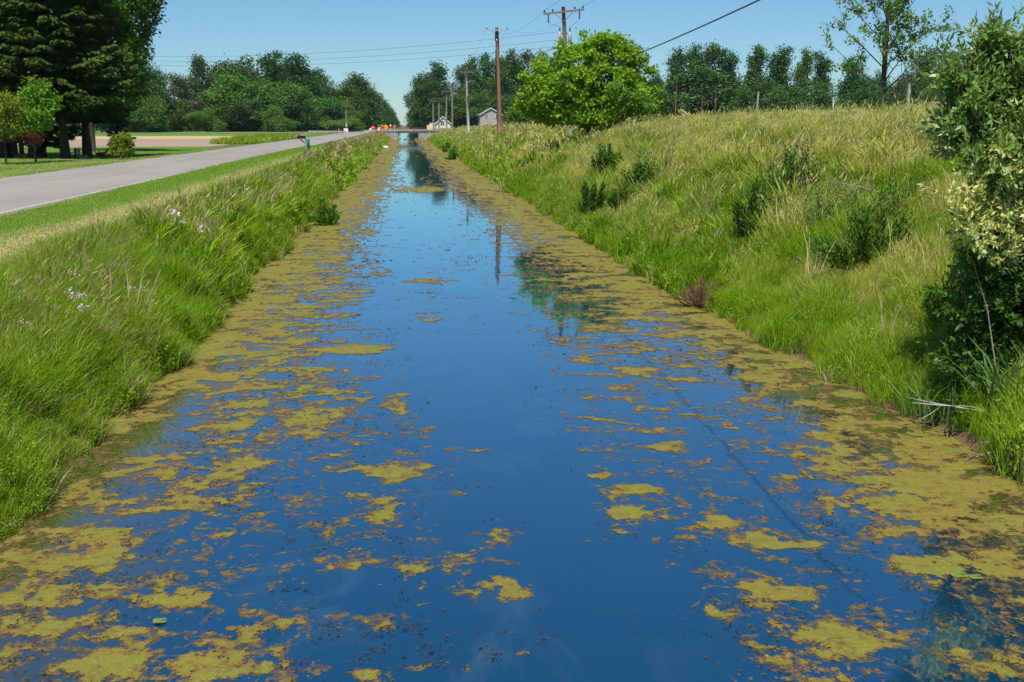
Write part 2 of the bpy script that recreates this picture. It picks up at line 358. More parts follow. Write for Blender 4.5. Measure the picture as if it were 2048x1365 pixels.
# ---- floating algae: a real sheet whose outline follows a coverage map of the canal
rowsD = [  # depth, [(x, coverage)...]
    (6.3, [(-3.6, .55), (-2.2, .38), (-1.9, .08), (-1.3, .5), (-0.8, .55), (-0.55, .05), (-0.2, .18), (0.3, .03), (1.8, .02), (2.1, .35), (2.8, .5), (3.2, .12), (3.4, .3), (4.0, .7), (5.0, .85), (6.3, .9)]),
    (7.3, [(-3.6, .75), (-2.6, .62), (-1.8, .35), (-1.2, .22), (-0.6, .16), (0.2, .18), (0.6, .22), (0.95, .02), (1.7, .02), (2.0, .35), (2.7, .5), (3.2, .35), (3.6, .12), (4.2, .35), (4.8, .85), (6.4, .95)]),
    (8.4, [(-3.6, .92), (-2.7, .72), (-1.9, .38), (-1.2, .3), (-0.6, .3), (0.1, .18), (0.7, .22), (1.1, .02), (1.7, .03), (2.3, .28), (3.0, .3), (3.6, .22), (4.0, .45), (4.5, .8), (6.4, .95)]),
    (9.6, [(-3.6, .95), (-2.8, .8), (-2.0, .4), (-1.2, .33), (-0.4, .33), (0.3, .2), (0.8, .1), (1.1, .02), (1.5, .12), (2.1, .32), (2.9, .3), (3.4, .2), (3.8, .6), (4.4, .96), (6.4, .97)]),
    (11, [(-3.6, .8), (-3.1, .82), (-2.4, .7), (-1.5, .42), (-0.7, .35), (0.1, .22), (0.7, .06), (1.4, .05), (1.9, .25), (2.7, .3), (3.3, .12), (3.9, .4), (4.4, .9), (6.3, .95)]),
    (13, [(-3.6, .6), (-3.0, .5), (-2.5, .65), (-1.6, .55), (-0.8, .4), (0.0, .25), (0.6, .06), (1.5, .03), (2.2, .2), (3.0, .28), (3.8, .22), (4.6, .35), (5.2, .65), (6.2, .8)]),
    (16, [(-3.6, .92), (-2.8, .88), (-2.0, .68), (-1.2, .45), (-0.4, .2), (0.3, .06), (1.6, .03), (2.4, .25), (3.4, .42), (4.4, .5), (5.2, .7), (6, .75)]),
    (21, [(-3.6, .97), (-2.8, .95), (-1.9, .66), (-1.2, .42), (-0.5, .14), (0.2, .12), (0.8, .1), (1.6, .05), (2.4, .18), (3.2, .42), (4.2, .68), (5.0, .9), (6, .9)]),
    (28, [(-3.6, .97), (-2.6, .95), (-1.8, .68), (-1.0, .4), (-0.4, .1), (0.6, .16), (1.4, .2), (2.2, .12), (3.0, .3), (4.0, .7), (4.8, .92), (6, .9)]),
    (38, [(-3.6, .98), (-2.4, .94), (-1.6, .62), (-0.9, .2), (0, .06), (1.2, .08), (2.4, .14), (3.3, .5), (4.2, .88), (6, .95)]),
    (55, [(-3.6, .98), (-2.2, .94), (-1.4, .6), (-0.6, .15), (0.6, .06), (2.2, .12), (3.2, .55), (4.2, .92), (6, .97)]),
    (66, [(-3.6, .98), (-2.0, .92), (-1.0, .5), (0.3, .3), (1.2, .42), (2.2, .4), (3.2, .65), (4.2, .95), (6, .97)]),
    (90, [(-3.6, .98), (-1.8, .93), (-0.8, .45), (0.2, .1), (2.0, .12), (2.8, .5), (3.8, .95), (6, .97)]),
    (150, [(-3.6, .98), (-1.4, .9), (-0.2, .2), (1.8, .1), (2.6, .5), (3.4, .93), (6, .97)]),
    (280, [(-3.6, .98), (-1.4, .9), (-0.4, .35), (1.8, .3), (2.6, .6), (3.4, .93), (6, .97)])]
def probit(p):
    p = np.clip(p, 0.004, 0.996); t = np.sqrt(-2 * np.log(np.minimum(p, 1 - p)))
    z = t - (2.515517 + 0.802853 * t + 0.010328 * t * t) / (1 + 1.432788 * t + 0.189269 * t * t + 0.001308 * t ** 3)
    return np.where(p < 0.5, -z, z)
xg = np.linspace(-4.2, 7.2, 115)
tabD = np.array([r[0] for r in rowsD]); tab = np.array([np.interp(xg, [q[0] for q in r[1]], [q[1] for q in r[1]]) for r in rowsD])
def cover(x, y):
    ld = np.log(np.clip(y, 6.3, 280)); k = np.interp(ld, np.log(tabD), np.arange(len(tabD)))
    i = np.clip(k.astype(int), 0, len(tabD) - 2); f = k - i
    u = np.clip((x - xg[0]) / (xg[1] - xg[0]), 0, len(xg) - 1.001); j = u.astype(int); g = u - j
    a = tab[i, j] * (1 - g) + tab[i, j + 1] * g; b = tab[i + 1, j] * (1 - g) + tab[i + 1, j + 1] * g
    c = a * (1 - f) + b * f
    bankish = np.minimum(x - edgeL(y), edgeR(y) - x)
    c = c * (.85 - .1 * np.clip(bankish / 1.2, 0, 1)) - .22 * np.clip(.5 + 1.6 * fbm(x * .8, y * .35, 52, 3), 0, 1) * (c > .5) * np.exp(-(bankish / .8) ** 2)
    c = c * (1 - .16 * np.clip((13 - y) / 5, 0, 1))
    return np.clip(c, .004, .97)
# mats one can recognise in the photo: (px, py, half width px, half height px, strength)
mats = [(480, 1312, 130, 45, 1.9), (1690, 1275, 70, 40, 1.6), (1340, 895, 52, 13, 2.4), (1500, 1290, 40, 16, 1.0), (715, 700, 90, 9, 2.2), (790, 805, 30, 16, 1.4), (730, 795, 26, 14, 1.3), (810, 825, 40, 8, 1.2), (800, 938, 55, 22, 1.5), (1000, 1068, 48, 24, 1.6), (735, 1350, 42, 14, 2.2),
        (1035, 1195, 45, 20, 1.4), (1010, 1165, 22, 14, 1.5), (830, 1143, 45, 12, 1.1), (1062, 1302, 22, 9, 1.8), (1240, 1028, 42, 14, 1.5), (1200, 950, 36, 8, 1.5), (1275, 978, 40, 9, 1.5), (1530, 1085, 45, 12, 1.9), (1620, 1090, 38, 8, 1.9), (1435, 1050, 32, 12, 1.6), (1430, 1215, 22, 26, 1.3), (380, 1195, 48, 14, 1.5), (230, 1325, 110, 30, 1.6), (650, 1240 - 190, 60, 14, 1.0), (1570, 1190, 70, 14, 1.2), (1715, 1160, 40, 24, 1.2), (1850, 1130, 70, 16, 1.6), (1280, 745, 45, 7, 1.8), (870, 562, 60, 6, 1.2), (870, 640, 40, 7, 1.2), (850, 380, 45, 5, 1.8)]
mw = []
for a, b_, hw, hh, s_ in mats:
    d = cF * FPX + cR * (a - 1024) - cU * (b_ - 682.5); k = -CAMZ / d[2]
    d2 = cF * FPX + cR * (a - 1024) - cU * (b_ - hh - 682.5); k2 = -CAMZ / d2[2]
    mw.append((d[0] * k, d[1] * k, M(hw, d[1] * k), (d2[1] * k2 - d[1] * k), s_))
clears = [(900, 740, 120, 50, 1.6), (1100, 950, 70, 60, 1.6), (1200, 1250, 190, 90, 2.0), (840, 1300, 120, 50, 1.2), (1800, 1110, 60, 50, 0.0), (1560, 980, 70, 24, 1.3), (1830, 1090, 90, 18, 1.6), (330, 880, 60, 26, 1.5), (250, 1040, 90, 10, 1.4), (100, 1050, 70, 8, 1.3), (1990, 1180, 60, 30, 1.2)]
cw = []
for a, b_, hw, hh, s_ in clears:
    d = cF * FPX + cR * (a - 1024) - cU * (b_ - 682.5); k = -CAMZ / d[2]
    d2 = cF * FPX + cR * (a - 1024) - cU * (b_ - hh - 682.5); k2 = -CAMZ / d2[2]
    cw.append((d[0] * k, d[1] * k, M(hw, d[1] * k), (d2[1] * k2 - d[1] * k), -s_))
def algaeF(x, y):
    qx = x + 0.35 * fbm(x * 0.8, y * 0.8, 61, 3); qy = y + 0.35 * fbm(x * 0.8, y * 0.8, 71, 3)
    n = (fbm(qx * 1.3, qy * 2.0, 41, 3, 0.62) + .30 * fbm(x * 3.3, y * 2.9, 46, 3, .6) + .55 * fbm(x * 7.5, y * 6.5, 47, 5, .76)) / 0.58
    z = probit(cover(x + 0.25 * fbm(x * .5, y * .3, 51, 2), y)) + n
    sx = x + 0.10 * fbm(x * 3, y * 3, 81, 3); sy = y + 0.12 * fbm(x * 3, y * 3, 91, 3)
    for (a, b_, ra, rb, s_) in mw + cw:
        near = np.exp(-(((sx - a) / ra) ** 2 + ((sy - b_) / rb) ** 2) ** 1.3)
        z = z + s_ * 1.0 * near
    return z
CASES = {1: [(0, 4, 7)], 2: [(1, 5, 4)], 4: [(2, 6, 5)], 8: [(3, 7, 6)], 3: [(0, 1, 5, 7)], 6: [(1, 2, 6, 4)], 12: [(2, 3, 7, 5)], 9: [(3, 0, 4, 6)], 5: [(0, 4, 7), (2, 6, 5)], 10: [(1, 5, 4), (3, 7, 6)],
         7: [(0, 1, 2, 6, 7)], 14: [(1, 2, 3, 7, 4)], 13: [(2, 3, 0, 4, 5)], 11: [(3, 0, 1, 5, 6)], 15: [(0, 1, 2, 3)]}
def march(field, zz, q=1.0):
    mb = MB(); D0 = 5.6; f1 = FPX / 2
    while D0 < 270:
        D1 = D0 * 1.16
        dx = 0.95 * q * D0 / f1; dy = max(dx, 0.8 * q * D0 * D0 / (f1 * CAMZ))
        ny = max(2, int((D1 - D0) / dy)); xs = np.arange(-4.3, 7.3, dx); ys = np.linspace(D0, D1, ny + 1)
        X, Y = np.meshgrid(xs, ys); Fv = field(X, Y)
        inb = (X > edgeL(Y) - 0.6) & (X < edgeR(Y) + 0.6); Fv = np.where(inb, Fv, -1.0)
        c = [(X[:-1, :-1], Y[:-1, :-1], Fv[:-1, :-1]), (X[:-1, 1:], Y[:-1, 1:], Fv[:-1, 1:]), (X[1:, 1:], Y[1:, 1:], Fv[1:, 1:]), (X[1:, :-1], Y[1:, :-1], Fv[1:, :-1])]
        c = [tuple(q.ravel() for q in k) for k in c]
        case = sum(((c[k][2] > 0).astype(int) << k) for k in range(4))
        for cs, polys in CASES.items():
            m = case == cs
            if not m.any(): continue
            pt = [(k[0][m], k[1][m]) for k in c]
            fv = [k[2][m] for k in c]
            for e in range(4):
                a, b_ = e, (e + 1) % 4
                tt = np.clip(fv[a] / np.where(np.abs(fv[a] - fv[b_]) < 1e-9, 1e-9, fv[a] - fv[b_]), 0, 1)
                pt.append((pt[a][0] + (pt[b_][0] - pt[a][0]) * tt, pt[a][1] + (pt[b_][1] - pt[a][1]) * tt))
            val = np.clip(sum(fv) / 4 / 2.0, 0, 1)
            for poly in polys:
                V = np.stack([np.stack([pt[k][0], pt[k][1], np.full(m.sum(), zz)], -1) for k in poly], 1)
                N, K = V.shape[:2]
                mb.add(V.reshape(-1, 3), np.arange(N * K).reshape(N, K), val)
        D0 = D1
    return mb
mb = march(algaeF, 0.004)
t = NT('floating algae'); p = t.pos()
n1 = t.noise(p, 0.9, 6, .65, None, .8); n2 = t.noise(p, 7, 6, 0.72); n3 = t.noise(p, 45, 3, 0.7); tn = t.attr('tint')
c = t.mix(t.mr(n1, .35, .65), (0.185, 0.142, 0.024), (0.165, 0.17, 0.026))
c = t.mix(t.math('MULTIPLY', t.mr(n2, .5, .7), t.mr(n1, .4, .6)), c, (0.11, 0.16, 0.018))
c = t.mix(t.mr(n2, .5, .32, 0, .9), c, (0.085, 0.062, 0.016))
n4 = t.noise(p, 2.6, 5, .7, None, 1.2)
c = t.mix(t.mr(n4, .5, .68, 0, .6), c, (0.075, 0.085, 0.016))
c = t.mix(t.mr(tn, .22, 0.0, 0, .75), c, (0.15, 0.085, 0.022))
c = t.mix(t.mr(n3, .62, .72, 0, .8), c, (0.4, 0.36, 0.14))  # pale flecks: small glints painted into the algae colour
c = t.mix(t.mr(n3, .42, .3, 0, .7), c, (0.085, 0.07, 0.015))
M_algae = t.out(t.prin(c, 0.75, 0.2, n3, 0.6, 0.012))
tag(mb.build('algae', M_algae), 'olive green floating algae mats spread over the canal water', 'algae', kind='stuff')

def filmF(x, y):
    w = fbm(x * 0.9 + .8 * fbm(x * .7, y * .7, 131, 3), y * 0.9 + .8 * fbm(x * .7, y * .7, 132, 3), 133, 4, .6)
    return np.maximum(algaeF(x, y) + .38 + .5 * fbm(x * 3, y * 2.5, 135, 4, .7), (.05 - np.abs(w)) * 14 + 1.6 * fbm(x * 5, y * 4, 137, 4, .75) - 1.0 + np.minimum(cover(x, y), .4) * 3 - 1.2 * np.exp(-((x - 1.2) / .7) ** 2))
t = NT('thin submerged algae'); p = t.pos(); n2 = t.noise(p, 14, 5, 0.75)
c = t.mix(t.mr(n2, .35, .65), (0.085, 0.05, 0.018), (0.19, 0.14, 0.05))
sh = t.n('ShaderNodeMixShader', {0: t.mr(n2, .36, .6, .12, .75), 1: t.n('ShaderNodeBsdfTransparent').outputs[0], 2: t.prin(c, 0.6, 0.3)}).outputs[0]
tag(march(filmF, 0.002, 1.3).build('algae_film', t.out(sh)), 'thin brown algae film fringing the green mats and trailing in wisps', 'algae', kind='stuff')

# ---- dark flecks of water weed between the mats
r = RNG(11); mb = MB(); N = 420000
D = 6.0 * (180 / 6.0) ** r.random(N); x = r.uniform(-3.5, 6.2, N)
cl = fbm(x * 0.9 + 9, D * 0.75, 101, 5, 0.6) / 0.42; cv = cover(x, D)
pr = np.clip((cl * 0.6 + 2.6 * np.minimum(cv, 0.42) - 0.35) * 1.2, 0, 1) * np.clip(fbm(x * 4.5, D * 3.5, 107, 3, .6) * 4 + .25, 0, 1) * (algaeF(x, D) < 0.25) 
mid = np.exp(-((x - 1.2) / 0.55) ** 2) * (D < 20)
k = (r.random(N) < pr * 0.6 * np.clip(1.15 - D / 60, .25, 1) * (1 - 0.9 * mid)) & (x > edgeL(D) + .3) & (x < edgeR(D) - .5)
x = x[k]; D = D[k]; N = len(x)
a = r.uniform(0, 2 * PI, N); d = np.stack([np.cos(a), np.sin(a) * .55, r.uniform(-.03, .08, N)], -1)
nrm = np.stack([r.normal(0, .35, N), r.normal(0, .35, N), np.ones(N)], -1)
sz = r.uniform(.015, .06, N) ** 1.0 * np.clip(D / 16, 0.8, 1.8)
mb.leaves(np.stack([x, D, np.full(N, .009)], -1), d, nrm, sz, sz * r.uniform(.12, .4, N), r.random(N))
tag(mb.build('water_weed', L_speck), 'dark flecks of water weed poking through the blue canal water', 'water weed', kind='stuff')

# ------------------------------------------------------------------ grass tufts (source meshes, never linked into the scene) and scattering
def blades(mb, r, n, h, spread, w, lean, curl, tint=None, mi=0, hv=.35):
    hh = h * (1 - hv * r.random(n)); a = r.uniform(0, 2 * PI, n); q = spread * np.sqrt(r.random(n))
    base = np.stack([np.cos(a) * q, np.sin(a) * q, np.full(n, -0.03)], -1)
    dr = r.uniform(0, 2 * PI, n); out = np.stack([np.cos(dr), np.sin(dr), 0 * dr], -1) * (curl * r.uniform(.2, 1, n))[:, None]
    out = out + np.array([lean, 0.0, 0]); side = unit(np.cross(out + 1e-4, np.array([0, 0, 1.0])))
    face = r.uniform(0, PI, n); side = side * np.cos(face)[:, None] + np.cross(side, np.array([0, 0, 1.0])) * np.sin(face)[:, None]
    ww = w * r.uniform(.7, 1.2, n)
    rows = []
    for tq, wf in ((0, .8), (.35, 1.0), (.7, .75), (1.0, 0.0)):
        c = base + np.stack([0 * hh, 0 * hh, hh * (tq - 0.28 * tq ** 3 * np.linalg.norm(out, axis=1))], -1) + out * (hh * tq ** 2)[:, None]
        rows.append((c - side * (ww * wf / 2)[:, None], c + side * (ww * wf / 2)[:, None]))
    V = np.stack([rows[0][0], rows[0][1], rows[1][0], rows[1][1], rows[2][0], rows[2][1], rows[3][0]], 1)
    o = np.arange(n)[:, None] * 7
    k = mb.n; tn = r.random(n) if tint is None else np.full(n, tint)
    mb.add(V.reshape(-1, 3), np.concatenate([o + [0, 1, 3, 2], o + [2, 3, 5, 4]]), np.concatenate([tn, tn]), mi)
    mb.F.append((o + [4, 5, 6]) + k); mb.T.append(tn); mb.K.append(np.full(n, mi))
    tips = rows[3][0]; td = unit(rows[3][0] - (rows[2][0] + rows[2][1]) / 2)
    return tips, td
def seed_heads(mb, r, tips, td, L, W, mi, droop=(0.5, 0, -0.15)):
    n = len(tips); d = unit(td + np.array(droop) * r.uniform(.3, 1.2, n)[:, None])
    tn = r.random(n); Ls = L * r.uniform(.7, 1.25, n)
    for ang in (0, 1.6):
        nr = unit(np.stack([np.cos(r.uniform(0, 6, n) + ang), np.sin(r.uniform(0, 6, n) + ang), 0.3 * np.ones(n)], -1))
        mb.leaves(tips - d * 0.02, d, nr, Ls, W * r.uniform(.8, 1.2, n), tn, mi)
def ovate(mb, r, n, h, spread, L, W, mi=0):
    q = spread * np.sqrt(r.random(n)); a = r.uniform(0, 2 * PI, n); z = h * r.random(n) ** .8
    c = np.stack([np.cos(a) * q, np.sin(a) * q, z], -1); b = r.uniform(0, 2 * PI, n)
    d = np.stack([np.cos(b), np.sin(b), r.uniform(-.4, .5, n)], -1)
    mb.leaves(c, d, unit(np.stack([r.normal(0, .8, n), r.normal(0, .8, n), np.ones(n)], -1)), L * r.uniform(.6, 1.2, n), W * r.uniform(.6, 1.2, n), r.random(n), mi)
    for i in range(5):
        a = r.uniform(0, 6.3); q = spread * .5
        mb.tube([(math.cos(a) * q * .3, math.sin(a) * q * .3, 0), (math.cos(a) * q, math.sin(a) * q, h * .9)], [.006, .003], 3, .3, mi, False)
GR = [G_green, G_head, G_dry, L_flower]
def tuft_set(tag_, makers):
    c = bpy.data.collections.new(tag_)
    for i, fn in enumerate(makers):
        mb = MB(); fn(mb, RNG(200 + i)); o = bpy.data.objects.new('tuft_%s_%02d' % (tag_, i), mb.mesh('tuft', GR if tag_ != 'mown' else [G_mow])); c.objects.link(o)
    return c
def mk_green(n, h, sp, w, ln, cu): return lambda mb, r: blades(mb, r, n, h, sp, w, ln, cu)
def mk_seed(n, ns, h, hs, sp, w, L, W, ln=.28):
    def f(mb, r):
        blades(mb, r, n, h, sp, w, ln * .8, .45)
        tp, td = blades(mb, r, ns, hs, sp, w * .35, ln, .12, .7, 2, .25)
        seed_heads(mb, r, tp, td, L, W, 1)
    return f
def mk_dry(n, h, sp, w): return lambda mb, r: (blades(mb, r, n, h, sp, w, .3, .5, None, 2), blades(mb, r, n // 3, h * .8, sp, w, .2, .4))
def mk_leafy(n, h, sp, L, W): return lambda mb, r: ovate(mb, r, n, h, sp, L, W)
def mk_flower(n, h, sp, fs, k):
    def f(mb, r):
        ovate(mb, r, n, h * .8, sp, .07, .025)
        tp, td = blades(mb, r, k, h, sp * .8, .006, .1, .15, .4, 0, .2)
        for q in range(7):
            mm = len(tp); c = tp + r.normal(0, fs * .5, (mm, 3)); a = r.uniform(0, 6.3, mm)
            mb.leaves(c, np.stack([np.cos(a), np.sin(a), r.uniform(-.2, .4, mm)], -1), unit(r.normal(0, 1, (mm, 3)) + [0, -.5, 1]), fs, fs * .7, r.random(mm), 3)
    return f
# 0-2 green, 3-4 seed heads, 5 dry, 6 leafy, 7 flowers, 8 thin pale heads, 9 coarse dry stalks
near = tuft_set('near', [mk_green(40, .55, .14, .009, .1, .6), mk_green(36, .42, .13, .011, .1, .8), mk_green(30, .66, .15, .010, .14, .55), mk_seed(26, 4, .5, .76, .14, .010, .105, .010), mk_seed(20, 5, .45, .68, .16, .010, .09, .010, .3), mk_dry(26, .45, .14, .009), mk_leafy(90, .35, .16, .055, .022), mk_flower(30, .6, .14, .019, 5), mk_seed(20, 18, .4, .62, .17, .010, .085, .008, .4), mk_dry(9, .95, .12, .010)])
mid = tuft_set('mid', [mk_green(30, .55, .2, .024, .15, .6), mk_green(28, .42, .2, .026, .12, .75), mk_green(24, .7, .2, .024, .22, .55), mk_seed(24, 5, .5, .78, .2, .022, .12, .016, .2), mk_seed(20, 6, .45, .7, .22, .022, .11, .015, .3), mk_dry(22, .45, .2, .02), mk_leafy(70, .35, .2, .09, .042), mk_flower(26, .6, .2, .05, 4), mk_seed(20, 20, .4, .62, .24, .02, .10, .013, .4), mk_dry(8, .95, .16, .018)])
far = tuft_set('far', [mk_green(26, .55, .4, .07, .15, .6), mk_green(24, .42, .4, .08, .12, .75), mk_green(22, .7, .4, .07, .22, .55), mk_seed(20, 6, .5, .75, .4, .06, .2, .06), mk_seed(16, 7, .45, .68, .4, .06, .2, .06, .36), mk_dry(20, .45, .4, .06), mk_leafy(40, .35, .4, .25, .13), mk_flower(20, .55, .35, .1, 3), mk_seed(16, 18, .4, .6, .45, .06, .17, .04, .4), mk_dry(7, .9, .3, .05)])
mown = tuft_set('mown', [mk_green(40, .09, .14, .010, .1, .8), mk_green(40, .07, .15, .011, .2, .9), mk_green(30, .12, .2, .03, .1, .8), mk_green(40, .05, .15, .009, .2, 1.2)])
def scatter(name, pts, idx, scl, gt, coll, label, rng, tilt=0.2):
    n = len(pts)
    me = bpy.data.meshes.new(name); me.vertices.add(n); me.vertices.foreach_set('co', np.asarray(pts, float).ravel())
    def at(nm, typ, v):
        a = me.attributes.new(nm, typ, 'POINT'); a.data.foreach_set('vector' if typ == 'FLOAT_VECTOR' else 'value', np.ascontiguousarray(v).ravel())
    at('idx', 'INT', np.asarray(idx, np.int32)); at('gt', 'FLOAT', np.asarray(gt, np.float32)); at('scl', 'FLOAT', np.asarray(scl, np.float32))
    at('rot', 'FLOAT_VECTOR', np.stack([rng.normal(0, tilt, n), rng.normal(0, tilt, n), rng.normal(0, 1.15, n)], -1).astype(np.float32))
    o = link(name, me); tag(o, label, 'grass', kind='stuff')
    g = bpy.data.node_groups.new(name + ' scatter', 'GeometryNodeTree')
    g.interface.new_socket('Geometry', in_out='INPUT', socket_type='NodeSocketGeometry'); g.interface.new_socket('Geometry', in_out='OUTPUT', socket_type='NodeSocketGeometry')
    N = g.nodes.new; L = g.links.new
    gi, go = N('NodeGroupInput'), N('NodeGroupOutput'); ip = N('GeometryNodeInstanceOnPoints'); ci = N('GeometryNodeCollectionInfo')
    ci.inputs['Collection'].default_value = coll; ci.inputs['Separate Children'].default_value = True; ci.inputs['Reset Children'].default_value = True
    def na(nm, typ):
        q = N('GeometryNodeInputNamedAttribute'); q.data_type = typ; q.inputs['Name'].default_value = nm; return q.outputs['Attribute']
    er = N('FunctionNodeEulerToRotation'); L(na('rot', 'FLOAT_VECTOR'), er.inputs[0])
    ip.inputs['Pick Instance'].default_value = True
    L(gi.outputs[0], ip.inputs['Points']); L(ci.outputs[0], ip.inputs['Instance']); L(na('idx', 'INT'), ip.inputs['Instance Index']); L(er.outputs[0], ip.inputs['Rotation']); L(na('scl', 'FLOAT'), ip.inputs['Scale'])
    L(ip.outputs[0], go.inputs[0])
    md = o.modifiers.new('scatter', 'NODES'); md.node_group = g
    return o
def sample(r, n, xa, xb, ya, yb, pw=1.0):      # y denser near the canal's near end (density ~ 1 / y**pw)
    u = r.random(n)
    if pw == 1.0: y = ya * (yb / ya) ** u
    else: e = 1 - pw; y = (ya ** e + (yb ** e - ya ** e) * u) ** (1 / e)
    return r.uniform(xa, xb, n), y
def pick(r, w):                                 # w: (n, k) weights -> index per row
    c = np.cumsum(np.maximum(w, 0), 1); u = r.random(len(w)) * c[:, -1]
    return (u[:, None] > c).sum(1)

BANDS = ((6.0, 22.0, near, 1), (22.0, 62.0, mid, 2), (62.0, 275.0, far, 3))
# ---- left bank: lush green, tan heads leaning right, leafy weeds at the waterline, pale flowers in two drifts
for (ya, yb, coll, bi), n in zip(BANDS, (18000, 12000, 9000)):
    r = RNG(300 + bi); x, y = sample(r, n, -6.7, -3.3, ya, yb, (0.6, 1.0, 1.1)[bi - 1])
    s = x - edgeL(y)                                  # negative up the bank
    keep = (s < 0.06) & (r.random(n) < np.clip((x + 6.5) / 0.9, 0.1, 1)); x, y, s = x[keep], y[keep], s[keep]; n = len(x)
    low = np.clip(1 + s / 0.8, 0, 1); top = np.clip((-s - 1.8) / 0.8, 0, 1)
    na_ = fbm(x / 1.2, y / 2.0, 310, 3); nb_ = fbm(x / 2.0, y / 3.0, 320, 3)
    fl = np.exp(-((y - 15.5) / 2.6) ** 2 - ((x + 4.9) / .7) ** 2) * (nb_ > -.1) + 1.3 * np.exp(-((y - 27.5) / 3) ** 2 - ((x + 4.2) / .6) ** 2) + 0.02
    one = np.ones(n)
    w = np.stack([one * 2.2, one * 2.0 + low, one * 1.8 * (1 - low), np.clip(.45 + 2.8 * na_, 0, 3) * (1 - low) + top * .2, np.clip(0 + 2.4 * nb_, 0, 3) * (1 - low) + top * .2, .12 + .3 * low + top * .3 + 1.0 * np.clip(1 + s / .3, 0, 1) * (nb_ > 0), 1.5 * low + .05, fl * .1 * (1 - .5 * low), top * .15, .04 * one], -1)
    sc = r.uniform(.75, 1.25, n) * np.where(low > .5, .75, 1.0) * (1 - .5 * top) * np.clip((x + 6.9) / 1.2, .3, 1) * np.clip(1 + 1.1 * fbm(x / .9, y / 1.3, 325, 2), .55, 1.45) * np.where(y > 62, 1.05, 1)
    gt = np.clip(.05 + .4 * nb_ + .35 * top + r.normal(0, .1, n), 0, .8)
    scatter('grass', np.stack([x, y, zg(x, y)], -1), pick(r, w), sc, gt, coll, ('tall lush grass with tan seed heads on the left canal bank nearby', 'tall grass on the left canal bank further along the road', 'distant strip of tall grass on the left canal bank towards the bridge')[bi - 1], r)
# ---- right bank: bright green foot, pale hay coloured slope and crest
for (ya, yb, coll, bi), n in zip(BANDS, (26000, 46000, 30000)):
    r = RNG(330 + bi); x, y = sample(r, n, 5.4, (17, 24, 24)[bi - 1], ya, yb, (0.4, 0.8, 1.0)[bi - 1])
    s = x - edgeR(y); keep = (s > -0.05) & (x < 6 + 0.25 * y + 4); x, y, s = x[keep], y[keep], s[keep]; n = len(x)
    foot = np.clip(1 - s / 2.2, 0, 1); up = np.clip((s - 4.0) / 3.5, 0, 1)
    na_ = fbm(x / 2.5, y / 4.0, 340, 3) + .25 * fbm(x / .8, y / 1.0, 345, 2); nb_ = fbm(x / 1.6, y / 2.4, 350, 3); nc_ = fbm(x / 3.5 + 3, y / 8, 352, 2)
    gp = np.clip(.5 - 2.6 * na_, 0, 1.6)              # green patches
    dp = np.clip(.95 + 2.4 * na_ + 1.0 * nb_, 0, 2.4)  # dry patches
    one = np.ones(n)
    w = np.stack([one * (1.0 + 2 * foot) + gp, one * (.8 + 2.5 * foot) + gp * .6, (.9 + gp) * (1 - foot), (.35 + dp * .3) * (1 - foot), .15 * dp * (1 - foot), (.15 + .95 * dp) * (1 - foot) + .06 * foot + 1.6 * np.clip(1 - s / .4, 0, 1) * (nb_ > -.05), .15 + .7 * foot, 0 * one, (3.0 * up + .25) * np.clip(1.0 - gp * .75, 0.1, 1) * (1 - foot), .16 * dp * (1 - foot) * (1 - .7 * up)], -1)
    sc = r.uniform(.75, 1.25, n) * np.clip(1 + 1.0 * (1 - .65 * up) * fbm(x / 1.0, y / 1.6, 355, 2), .55, 1.65) * (1 - .3 * foot) * (1 + .25 * np.clip(nb_ * 3, 0, 1))
    gt = np.clip(.16 + .42 * up + .6 * np.clip(dp - .3, 0, 1) * (1 - foot) - .12 * gp - .14 * foot + r.normal(0, .1, n), 0, .95)
    scatter('grass', np.stack([x, y, zg(x, y)], -1), pick(r, w), sc, gt, coll, ('bright green and straw grass at the foot of the right bank nearby', 'straw coloured grass sweeping up the hill of the right bank', 'distant hay coloured grass along the right bank towards the bridge')[bi - 1], r)
# ---- mown verge between road and bank with its strip of hay, and the lawn edge across the road
r = RNG(360); x, y = sample(r, 60000, -8.95, -6.2, 14, 110, 1.2)
hay = np.exp(-((x + 6.95 + .25 * pn(y / 3, y * 0, 361)) / .36) ** 2) + .12 * fbm(x, y / 3, 362, 3)
scatter('mown_grass', np.stack([x, y, zg(x, y)], -1), np.where(r.random(len(x)) < hay, 3, r.integers(0, 2, len(x))), r.uniform(.8, 1.4, len(x)) * np.clip(y / 30, 1, 2.2), np.clip(hay * .95 + r.normal(0, .1, len(x)), 0, 1), mown, 'short mown grass verge with a strip of pale hay beside the road', r, .1)
r = RNG(365); x, y = sample(r, 26000, -34, -15.25, 38, 96, 1.0)
scatter('mown_grass', np.stack([x, y, zg(x, y) + .03], -1), np.full(len(x), 2), r.uniform(.6, 1.1, len(x)), np.clip(.22 + .5 * fbm(x / 5, y / 8, 366, 3) + r.normal(0, .1, len(x)), 0, 1), mown, 'mown lawn under the spruces across the road', r, .1)
r = RNG(368); x, y = sample(r, 2600, -22, -16.2, 126, 185, 1.0); k = r.random(len(x)) < np.clip(1.6 * np.exp(-((x + 17.6) / 1.6) ** 2) + .25 * (y > 170), 0, 1); x, y = x[k], y[k]
scatter('grass', np.stack([x, y, zg(x, y)], -1), r.integers(0, 3, len(x)), r.uniform(.9, 1.7, len(x)), np.clip(r.normal(.25, .15, len(x)), 0, 1), far, 'tall rank grass beyond the road behind the mailbox', r)

